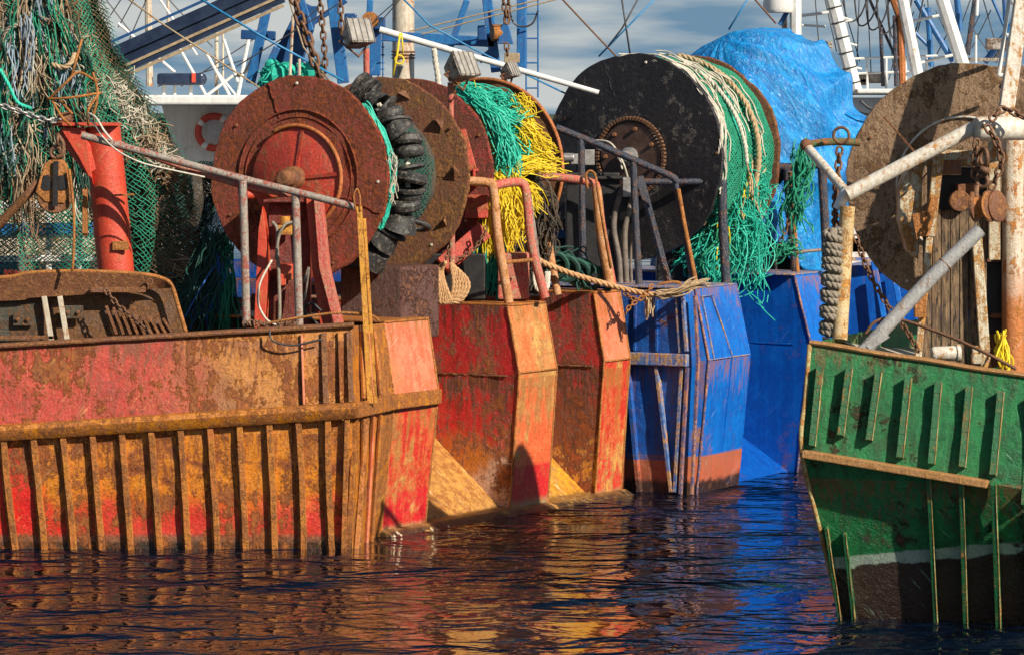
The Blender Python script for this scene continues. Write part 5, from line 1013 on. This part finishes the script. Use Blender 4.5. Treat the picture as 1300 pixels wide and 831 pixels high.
# wrapped rope on post (green boat), spiral
ws = []
for i in range(200):
    f = i/199; g = f*2*math.pi*13; c = P(1058-5*f, 293+133*f, 30.5); rr = .062+.012*noise.noise(V((f*20, 0, 0))); ws.append(c+V((math.cos(g)*rr, math.sin(g)*rr, .012*math.sin(g*.5+noise.noise(V((f*9, 1, 0)))*3))))
tag(MB().rope(ws, .036, .12, 5).tube([P(1058, 290, 30.5), P(1053, 428, 30.5)], .035, 8).build('wound_rope', M['rope_grey'], smooth='all'), 'grey rope wound tightly round the upright on the green boat stern', 'rope')
tag(MB().chain(SP([(1066, 188, 31.2), (1064, 215, 31.2), (1061, 250, 31.0), (1060, 290, 30.6)]), .085, .012, .028).build('chain', M['chain'], smooth='all'), 'chain hanging from the green striped crossbar at the green boat stern', 'chain')
MB().torus(P(1068, 172, 31.4), V((.3, 1, 0)), .07, .014, 20, 8).build('ring', M['chain'], grn, smooth='all')
tag(MB().chain(SP([(1086, 300, 30.9), (1105, 350, 30.9), (1130, 392, 30.8), (1150, 418, 30.6), (1166, 445, 30.4)]), .08, .009, .022).build('chain', M['chain'], smooth='all'), 'dark chain sloping down in front of the brown wooden drum flange', 'chain')
tag(MB().tube(SP([(1098, 425, 29.9), (1112, 408, 29.9), (1140, 405, 29.9), (1200, 425, 29.7), (1250, 447, 29.5), (1290, 468, 29.4)]), .014, 8).build('wire', M['wire_rust'], smooth='all'), 'rusty wire arching over the top edge of the green bulwark', 'cable')
tag(MB().chain(SP([(1240, 178, 30.15), (1238, 200, 30.15), (1237, 225, 30.15)]), .085, .012, .027).build('chain', M['chain'], smooth='all'), 'short rusty chain hanging left of the pulley block under the boom head', 'chain')
m = MB().chain(SP([(1252, 160, 30.2), (1266, 182, 30.2), (1272, 205, 30.2), (1266, 222, 30.2), (1258, 240, 30.2)]), .085, .012, .027).chain(SP([(1258, 152, 30.2), (1275, 138, 30.3), (1300, 150, 30.3)]), .085, .012, .027)
tag(m.build('chain', M['chain'], smooth='all'), 'rusty chains wrapped over the white boom head at right', 'chain')
pb2 = thing('pulley_block', 'rusty double pulley block hanging by a shackle from the white boom head', 'pulley', tuple(P(1250, 290, 30.1)))
m = MB()
for du, tw in ((-12, .5), (6, .1), (16, -.1)):
    c = P(1250+du, 262, 30.1+abs(du)*.003); ax = V((math.sin(tw)+.75, -.6, .1)); m.lathe(c, ax, [(0, -.02), (.12, -.02), (.135, -.01), (.135, .01), (.12, .02), (0, .02)], 26)
m.build('cheek_plate', M['rust'], pb2, smooth=True)
MB().lathe(P(1247, 262, 30.1), V((.75, -.6, .1)), [(0, -.06), (.11, -.06), (.08, 0), (.11, .06), (0, .06)], 24).build('sheave', M['rustor'], pb2, smooth=True)
m = MB().torus(P(1247, 230, 30.1), V((.6, 1, 0)), .05, .018, 18, 8).torus(P(1249, 200, 30.1), V((1, .3, 0)), .075, .018, 18, 8).tube([P(1244, 214, 30.05), P(1256, 218, 30.05)], .03, 10).bar(P(1240, 235, 30.1), P(1238, 262, 30.1), .04, .03); m.build('shackle', M['chain'], pb2, smooth='all')
m = MB(); bundle(m, SP([(1270, 425, 30.6), (1272, 445, 30.55), (1272, 470, 30.5)]), 26, .04, .06, .01, .05, .8); tag(m.build('rope_tail', M['n_yellow']), 'yellow green rope tail hanging left of the rusty right hand mast', 'rope')
# ================================================================== background vessels
def hullbox(par, X0, X1, Y0, Y1, z, mt):
    m = MB(); n = 10; pl = [V((X0, Y0+.8, 0)), V((X0+.6, Y0, 0)), V((X1-1.5, Y0, 0)), V((X1, (Y0+Y1)/2, 0)), V((X1-1.5, Y1, 0)), V((X0+.6, Y1, 0)), V((X0, Y1-.8, 0))]
    m.add([V((p.x, p.y, -.4)) for p in pl]+[V((p.x*1.0, p.y, z)) for p in pl], [(i, (i+1) % 7, 7+(i+1) % 7, 7+i) for i in range(7)]+[tuple(range(7, 14))]); return m.build('hull', M[mt], par)
def bars(par, name, mt, lst, Y, rnd=True):
    for it in lst:
        u0, v0, u1, v1, w_ = it[:5]; Yi = it[5] if len(it) > 5 else Y
        p, q_ = P(u0, v0, Yi), P(u1, v1, Yi); r_ = PX(w_, Yi)
        m = MB().tube([p, q_], r_/2, 8) if rnd else MB().bar(p, q_, r_, r_*.6)
        m.build(name, M[mt], par, smooth=rnd, bevel=0 if rnd else .01)
# white vessel
wv = thing('workboat', 'white deckhouse vessel with orange lifebuoy behind the hanging net', 'boat', (-6, 56, 0))
hullbox(wv, -16, -1.5, 53.5, 58, 1.9, 'white')
m = MB().prism([P(205, 134, 53), P(238, 250, 53), P(420, 250, 53), P(420, 134, 53)], (0, 3.2, 0)); m.build('deckhouse', M['white'], wv)
m = MB().box(P(310, 128, 54), 3.4, 4.6, .14); m.build('roof', M['white'], wv, bevel=.03)
MB().prism([P(196, 150, 53.5), P(212, 150, 53.5), P(246, 248, 53.5), P(200, 248, 53.5)], (0, 2, 0)).build('side_window', M['glass'], wv)
m = MB().box(P(230, 101, 53.5), .7, .35, .18).lathe(P(200, 101, 53.5), V((1, 0, 0)), [(0, 0), (.07, 0), (.09, .03), (.09, .72), (0, .75)], 16); m.build('raft_canister', M['navy'], wv, bevel=.04); MB().box(P(246, 99, 53.3), .06, .02, .14).build('label_plate', M['lifered'], wv)  # navy barrel on the roof is the life raft canister, no lamp
bars(wv, 'support', 'white', [(208, 108, 208, 122, 5), (222, 108, 222, 122, 4), (242, 108, 242, 122, 5)], 53.5)
bars(wv, 'mast', 'cream', [(188, 0, 190, 110, 9), (275, 40, 275, 122, 5), (283, 40, 283, 100, 3), (213, -20, 214, 50, 4)], 54.5)
bars(wv, 'lattice_bar', 'white', [(150, 30, 222, 92, 4), (228, 62, 262, 122, 4), (262, 68, 292, 122, 4), (284, 50, 302, 104, 4), (316, 48, 302, 122, 5), (326, 40, 320, 100, 3), (262, 122, 296, 96, 4), (276, 92, 300, 122, 3), (190, -20, 250, 70, 3)], 54)
bars(wv, 'stay_wire', 'wire', [(170, 60, 330, 10, 1.5), (200, 110, 330, 70, 1.5), (140, 20, 160, -10, 1.5), (150, 35, 175, -10, 1.5), (160, 60, 190, -10, 1.5), (230, 110, 322, 50, 1.5), (120, -20, 180, 60, 1.5), (196, -20, 270, 60, 1.6)], 54)
MB().tube(SP([(298, 98, 54), (312, 90, 54), (322, 70, 54), (330, 45, 54)]), .03, 6).build('cable', M['wire'], wv)
# lower white/blue structure showing through the nets
m = MB()
for v in (205, 225, 262, 300, 330): m.bar(P(-150, v, 50), P(200, v-3, 50), .09, .06)
for u in (-60, -20, 28, 62, 100, 150): m.bar(P(u, 190, 50.05), P(u, 345, 50.05), .08, .06)
m.build('railing', M['white'], wv, bevel=.01)
MB().bar(P(-150, 293, 49.8), P(190, 289, 49.8), .16, .08).build('blue_stripe', M['gblue'], wv)
MB().prism([P(-200, 330, 50.5), P(260, 322, 50.5), P(260, 470, 50.5), P(-200, 470, 50.5)], (0, .6, 0)).build('bulwark', M['gblue_d'], wv)
MB().prism([P(-200, 195, 52), P(200, 195, 52), P(230, 330, 52), P(-200, 330, 52)], (0, .5, 0)).build('cabin_wall', M['cream'], wv)
lb = thing('lifebuoy', 'orange and white lifebuoy hung on the white deckhouse wall', 'lifebuoy', tuple(P(268, 190, 52.8)))
MB().torus(P(272, 168, 52.85), V((0, 1, 0)), .24, .055, 40, 10).build('ring', M['lifered'], lb, smooth='all')
for g in (35, 125, 215, 305): MB().torus(P(272, 168, 52.85), V((0, 1, 0)), .24, .058, 6, 10, g-9, g+9).build('band', M['white'], lb, smooth='all')
MB().torus(P(272, 168, 52.82), V((0, 1, 0)), .31, .008, 40, 5).build('grab_line', M['rope_wh'], lb, smooth='all')
# boom and blue gantries vessel
gv = thing('trawler', 'distant trawler with navy boom, blue gantry and grey funnel', 'trawler', (0, 48, 0), 'trawlers moored in the harbour')
hullbox(gv, -6.5, 5.0, 45.2, 49.5, 1.9, 'gblue_d')
bm = MB(); p0, p1 = P(140, 78, 46), P(360, -20, 46); bm.bar(p0, p1, .30, .35, V((0, -1, 0))); bm.build('boom', M['navy'], gv, bevel=.01)
for dv, mt, w_ in ((-24, 'gblue_d', .035), (14, 'tan', .035), (27, 'tan', .04), (-2, 'navy', .02)): MB().bar(P(140, 78+dv, 45.8), P(360, -20+dv, 45.8), w_, .05).build('boom_flange', M[mt], gv)
MB().bar(P(140, 96, 45.9), P(360, -2, 45.9), .10, .2).build('boom_flange', M['navy'], gv)
for (lst, mt, Yb) in (([(340, 5, 318, 106, 12), (380, -10, 395, 40, 8), (352, 60, 330, 110, 9)], 'gblue', 47), ([(345, 100, 392, 6, 22), (366, 110, 388, 30, 20)], 'gblue_d', 47.5), ([(352, 60, 440, 0, 7), (306, 44, 350, 46, 12)], 'gblue_d', 47.6), ([(420, -20, 436, 106, 15)], 'gblue', 46.5), ([(486, 46, 628, 54, 13), (616, -20, 630, 92, 13), (662, -20, 662, 94, 12), (593, 0, 572, 60, 8), (630, 60, 608, 78, 8), (470, 0, 468, 40, 8), (478, 28, 476, 96, 14)], 'gblue', 46.5)):
    bars(gv, 'gantry_beam', mt, lst, Yb, False)
MB().prism([P(386, 8, 47), P(404, 8, 47), P(398, 40, 47), P(370, 104, 47), P(352, 104, 47), P(366, 50, 47)], (0, .1, 0)).build('gantry_plate', M['gblue_d'], gv, bevel=.01)
MB().tube([P(511, -30, 47.5), P(511, 100, 47.5)], .0, 8)
MB().tube([P(512, -30, 47.6), P(512, 110, 47.6)], PX(14, 47.6), 28).build('funnel', M['cream'], gv, smooth=True)
for v in (66, 70, 74): MB().torus(P(512, v, 47.6), V((0, 0, 1)), PX(14.5, 47.6), .012, 28, 5).build('funnel_band', M['rust'], gv)
m = MB()
for u in (668, 683): m.tube([P(u, -20, 46.6), P(u, 124, 46.6)], .013, 6)
for v in (18, 49, 80, 112): m.tube([P(668, v, 46.6), P(683, v, 46.6)], .012, 6)
m.build('ladder', M['gblue'], gv)
m = MB()
for u in (472, 480, 486): m.tube([P(u, 40, 46.7), P(u, 100, 46.7)], .01, 6)
for v in (52, 60, 70, 80, 88): m.tube([P(470, v, 46.7), P(488, v, 46.7)], .01, 6)
m.build('ladder', M['gblue'], gv)
m = MB().prism([P(u, v, 46.2) for u, v in ((640, 28), (646, 32), (652, 56), (632, 56), (634, 38))], (0, .12, 0)); m.build('block', M['gblue'], gv, bevel=.01)
for c_, x_ in ((P(634, 42, 46.3), V((1, .3, 0))), (P(470, 26, 46.3), V((0, 1, 0)))): MB().lathe(c_, x_, [(0, -.1), (.11, -.1), (.11, .1), (0, .1)], 20).build('sheave', M['rustor'], gv, smooth=True)
m = MB().box(P(445, 30, 46.2), .16, .15, .26).box(P(612, 42, 46.2), .12, .12, .2).box(P(477, 30, 46.4), .25, .2, .16); m.build('winch_motor', M['gblue_d'], gv, bevel=.02)
m = MB().box(P(650, 74, 46.2), .2, .12, .13); m.build('hook_block', M['tan'], gv, bevel=.01)
bars(gv, 'stay_wire', 'wire', [(430, 5, 300, 85, 1.6), (404, 10, 372, 40, 1.4), (505, 0, 475, 26, 1.5), (512, -5, 478, 34, 1.5)], 46)
bars(gv, 'stay_wire', 'tan', [(692, -2, 520, 40, 1.8), (712, -2, 535, 44, 1.8)], 46)
bars(gv, 'mast', 'cream', [(372, 20, 368, 96, 4), (380, 75, 380, 96, 4)], 46.5)
MB().tube(SP([(645, -10, 46.2), (650, 25, 46.2), (662, 34, 46.2), (676, 30, 46.2), (683, 14, 46.2)]), .014, 6).build('cable', M['wire'], gv)
m = MB(); 
for (u, v, r_) in ((352, 96, .16), (362, 90, .12), (398, 90, .14), (345, 84, .1)): m.lathe(P(u, v, 46.8), V((0, 0, 1)), [(r_*math.sin(math.pi*i/6)+.001, -r_*math.cos(math.pi*i/6)) for i in range(7)], 14, .3)
bundle(m, SP([(336, 102, 46.8), (352, 92, 46.8), (366, 96, 46.8)]), 30, .05, .06, .012, .2); bundle(m, SP([(386, 94, 46.8), (396, 90, 46.8), (405, 95, 46.8)]), 30, .05, .05, .012, .2)
tag(m.build('net_heap', M['n_teal']), 'turquoise net heap showing above the top of the first rusty flange', 'fishing net')
for pp, lb_, s_ in (([(372, -10, 40.), (380, 22, 40.), (392, 52, 40.), (402, 86, 40.), (408, 110, 40.)], 'heavy rusty chain hanging above the first rusty flange', 1.5), ([(405, -10, 44), (409, 30, 44), (412, 66, 44), (413, 92, 44)], 'long thin chain left of the blue gantry upright', 1), ([(431, -10, 44), (433, 20, 44), (434, 45, 44)], 'short chain right of the blue gantry upright', 1),
                    ([(637, -10, 45), (641, 14, 45), (643, 30, 45)], 'chain above the blue pulley block, left strand', .9), ([(646, -10, 45), (645, 14, 45), (644, 30, 45)], 'chain above the blue pulley block, right strand', .9), ([(643, 56, 45), (644, 70, 45)], 'chain below the blue pulley block', .9)):
    tag(MB().chain(SP(pp), .11*s_, .013*s_, .032*s_).build('chain', M['chain'], smooth='all'), lb_, 'chain')
for i, (pp, mt, lb_) in enumerate((([(240, -10, 40), (330, 45, 40), (436, 103, 40)], 'wire_blue', 'thin bright blue line sloping from the boom down to the drums'), ([(150, -10, 41), (210, 33, 41), (330, 112, 41)], 'tan', 'tan steel wire crossing in front of the navy boom'), ([(505, -8, 42), (545, 32, 42), (600, 62, 42), (720, 120, 42)], 'wire_blue', 'dark blue line crossing over the funnel towards the black flange'),
                                ([(840, -10, 50), (760, 72, 50)], 'wire_blue', 'blue wire rising right from the black flange top'), ([(705, -10, 50), (752, 40, 50), (792, 82, 50)], 'wire_rust', 'rusty wire sloping down right across the open sky'), ([(788, -10, 50), (800, 70, 50)], 'wire', 'thin dark wire standing above the black flange'), ([(815, -10, 50), (790, 36, 50), (770, 62, 50)], 'wire', 'thin dark wire leaning left above the black flange'),
                                ([(955, -10, 50), (925, 38, 50)], 'wire_blue', 'blue wire meeting the tarpaulin top left side'), ([(950, -10, 50), (985, 30, 50)], 'wire_rust', 'rusty wire ending on the tarpaulin top'), ([(364, -10, 46), (385, 60, 46), (420, 105, 46)], 'tan', 'tan wire between the blue gantry legs'))):
    tag(MB().tube([P(*p) for p in pp], PX(1.3 if i else 1.7, pp[0][2]), 6).build('wire', M[mt], smooth='all'), lb_, 'cable')
m = MB().rope(SP([(551, 62, 41), (553, 80, 41), (556, 100, 41), (556, 118, 41)]), .035); tag(m.build('rope_tail', M['rope_wh'], smooth='all'), 'pale rope hanging from the long white boom over the drums', 'rope')
m = MB().tube([P(508, 42, 40.9), P(504, 70, 40.9), P(499, 96, 40.9)], .014, 6).tube([P(510, 42, 40.9), P(512, 70, 40.9)], .01, 6).torus(P(507, 76, 40.9), V((0, 1, 0)), .05, .012, 16, 6); tag(m.build('yellow_line', M['n_yellow'], smooth='all'), 'yellow line and small ring hanging from the white boom by the funnel', 'rope')
# right background vessel: white, many masts
rv = thing('trawler', 'distant white trawler with leaning white masts and railings at upper right', 'trawler', (8, 56, 0), 'trawlers moored in the harbour')
hullbox(rv, 3.2, 15, 53, 58, 2.4, 'white')
m = MB().prism([P(1080, 124, 53), P(1300, 124, 53), P(1300, 320, 53), P(1080, 320, 53)], (0, 4, 0)); m.build('deckhouse', M['white'], rv); MB().box(P(1190, 117, 54), 2.8, 3.5, .07).build('upper_deck', M['white'], rv, bevel=.02)
bars(rv, 'mast', 'white', [(1010, -20, 1010, 120, 15), (1052, -20, 1086, 115, 17), (1142, -20, 1170, 120, 15), (1190, -20, 1228, 100, 17)], 52.5)
for u, v, u1, v1 in ((1057, 0, 1086, 115),):
    m = MB()
    for i in range(6): f = (i+.5)/6; m.torus(P(u+(u1-u)*f, v+(v1-v)*f, 52.5), V((u1-u, 0, v-v1)), .105, .01, 20, 5)
    m.build('mast_band', M['wire'], rv)
bars(rv, 'mast', 'post_rust', [], 53); bars(rv, 'mast', 'orange_rim', [(1128, -20, 1143, 20, 12), (1143, 18, 1146, 110, 9)], 53); bars(rv, 'mast', 'pipe_bk', [(1118, 35, 1121, 110, 5), (1136, 20, 1138, 110, 6)], 53)
bars(rv, 'lattice_bar', 'white', [(1018, 20, 1052, 16, 4), (1018, 32, 1048, 34, 3), (1160, 27, 1192, 20, 4), (1168, 80, 1210, 70, 4), (1068, 22, 1082, 26, 3), (1072, 54, 1088, 58, 3), (1080, 84, 1094, 88, 3), (1082, 26, 1070, 28, 3), (1060, 20, 1062, 40, 2), (1239, 45, 1239, 80, 3), (1241, 0, 1240, 20, 4)], 52.8)
bars(rv, 'lattice_bar', 'gblue', [(1163, 0, 1210, 78, 8), (1214, -10, 1219, 40, 8), (1178, 10, 1182, 84, 7), (1256, -10, 1288, 64, 4), (1180, 60, 1160, 40, 5), (1275, 0, 1278, 60, 6), (1290, 25, 1250, 80, 8)], 53.5)
bars(rv, 'lattice_bar', 'pipe_bk', [(1238, 0, 1228, 70, 7), (1104, 0, 1151, 104, 4), (1290, 40, 1262, 78, 8)], 53.2)
m = MB()
for v in (75, 94): m.tube([P(1078, v, 53), P(1190, v-4, 53)], .02, 6)
for u in (1101, 1125, 1176, 1150): m.tube([P(u, 74, 53), P(u, 115, 53)], .02, 6)
m.build('railing', M['white'], rv)
wl = []
rs = random.Random(3)
for i in range(14): u = 1015+i*18+rs.uniform(-6, 6); wl.append((u, -10, u+rs.uniform(-30, 26), rs.uniform(50, 110), 1.4))
for i in range(8): u = 1160+i*14; wl.append((u, rs.uniform(-10, 30), u+rs.uniform(-50, 40), rs.uniform(60, 90), 1.4))
bars(rv, 'stay_wire', 'wire', wl, 53.6)
m = MB()
for i in range(6): u = 1070+i*14; m.tube(SP([(u, -10, 53), (u+6, 26+i*5, 53), (u+22, 20+i*4, 53), (u+34, -10, 53)]), .014, 6)
m.build('cable', M['wire'], rv)
for c_, x_, z_ in ((P(1262, 56, 53), .24, .17), (P(1108, 100, 53.2), .4, .14), (P(1090, 104, 53.2), .25, .1), (P(1048, 57, 52.9), .2, .1), (P(1253, 76, 53), .6, .05)): MB().box(c_, x_, .2, z_).build('deck_gear', M['lampbody'], rv, bevel=.015)
m = MB().lathe(P(988, 12, 52.5), V((0, 0, 1)), [(0, -.05), (.2, -.05), (.23, 0), (.2, .35), (0, .35)], 24); m.build('radar_dome', M['white'], rv, smooth=True)
bars(rv, 'support', 'gblue', [(1003, 8, 990, 32, 6)], 52.6, False); bars(rv, 'support', 'cream', [(996, 20, 996, 60, 7)], 52.7)
MB().bar(P(998, 120, 53), P(1120, 150, 53), .02, .02).build('cable', M['wire'], rv)
tag(MB().tube(SP([(1092, 128, 44), (1105, 138, 44), (1120, 136, 44)]), .02, 6).build('wire', M['wire'], smooth='all'), 'short dark wire between the tarpaulin and the brown wooden flange', 'cable')
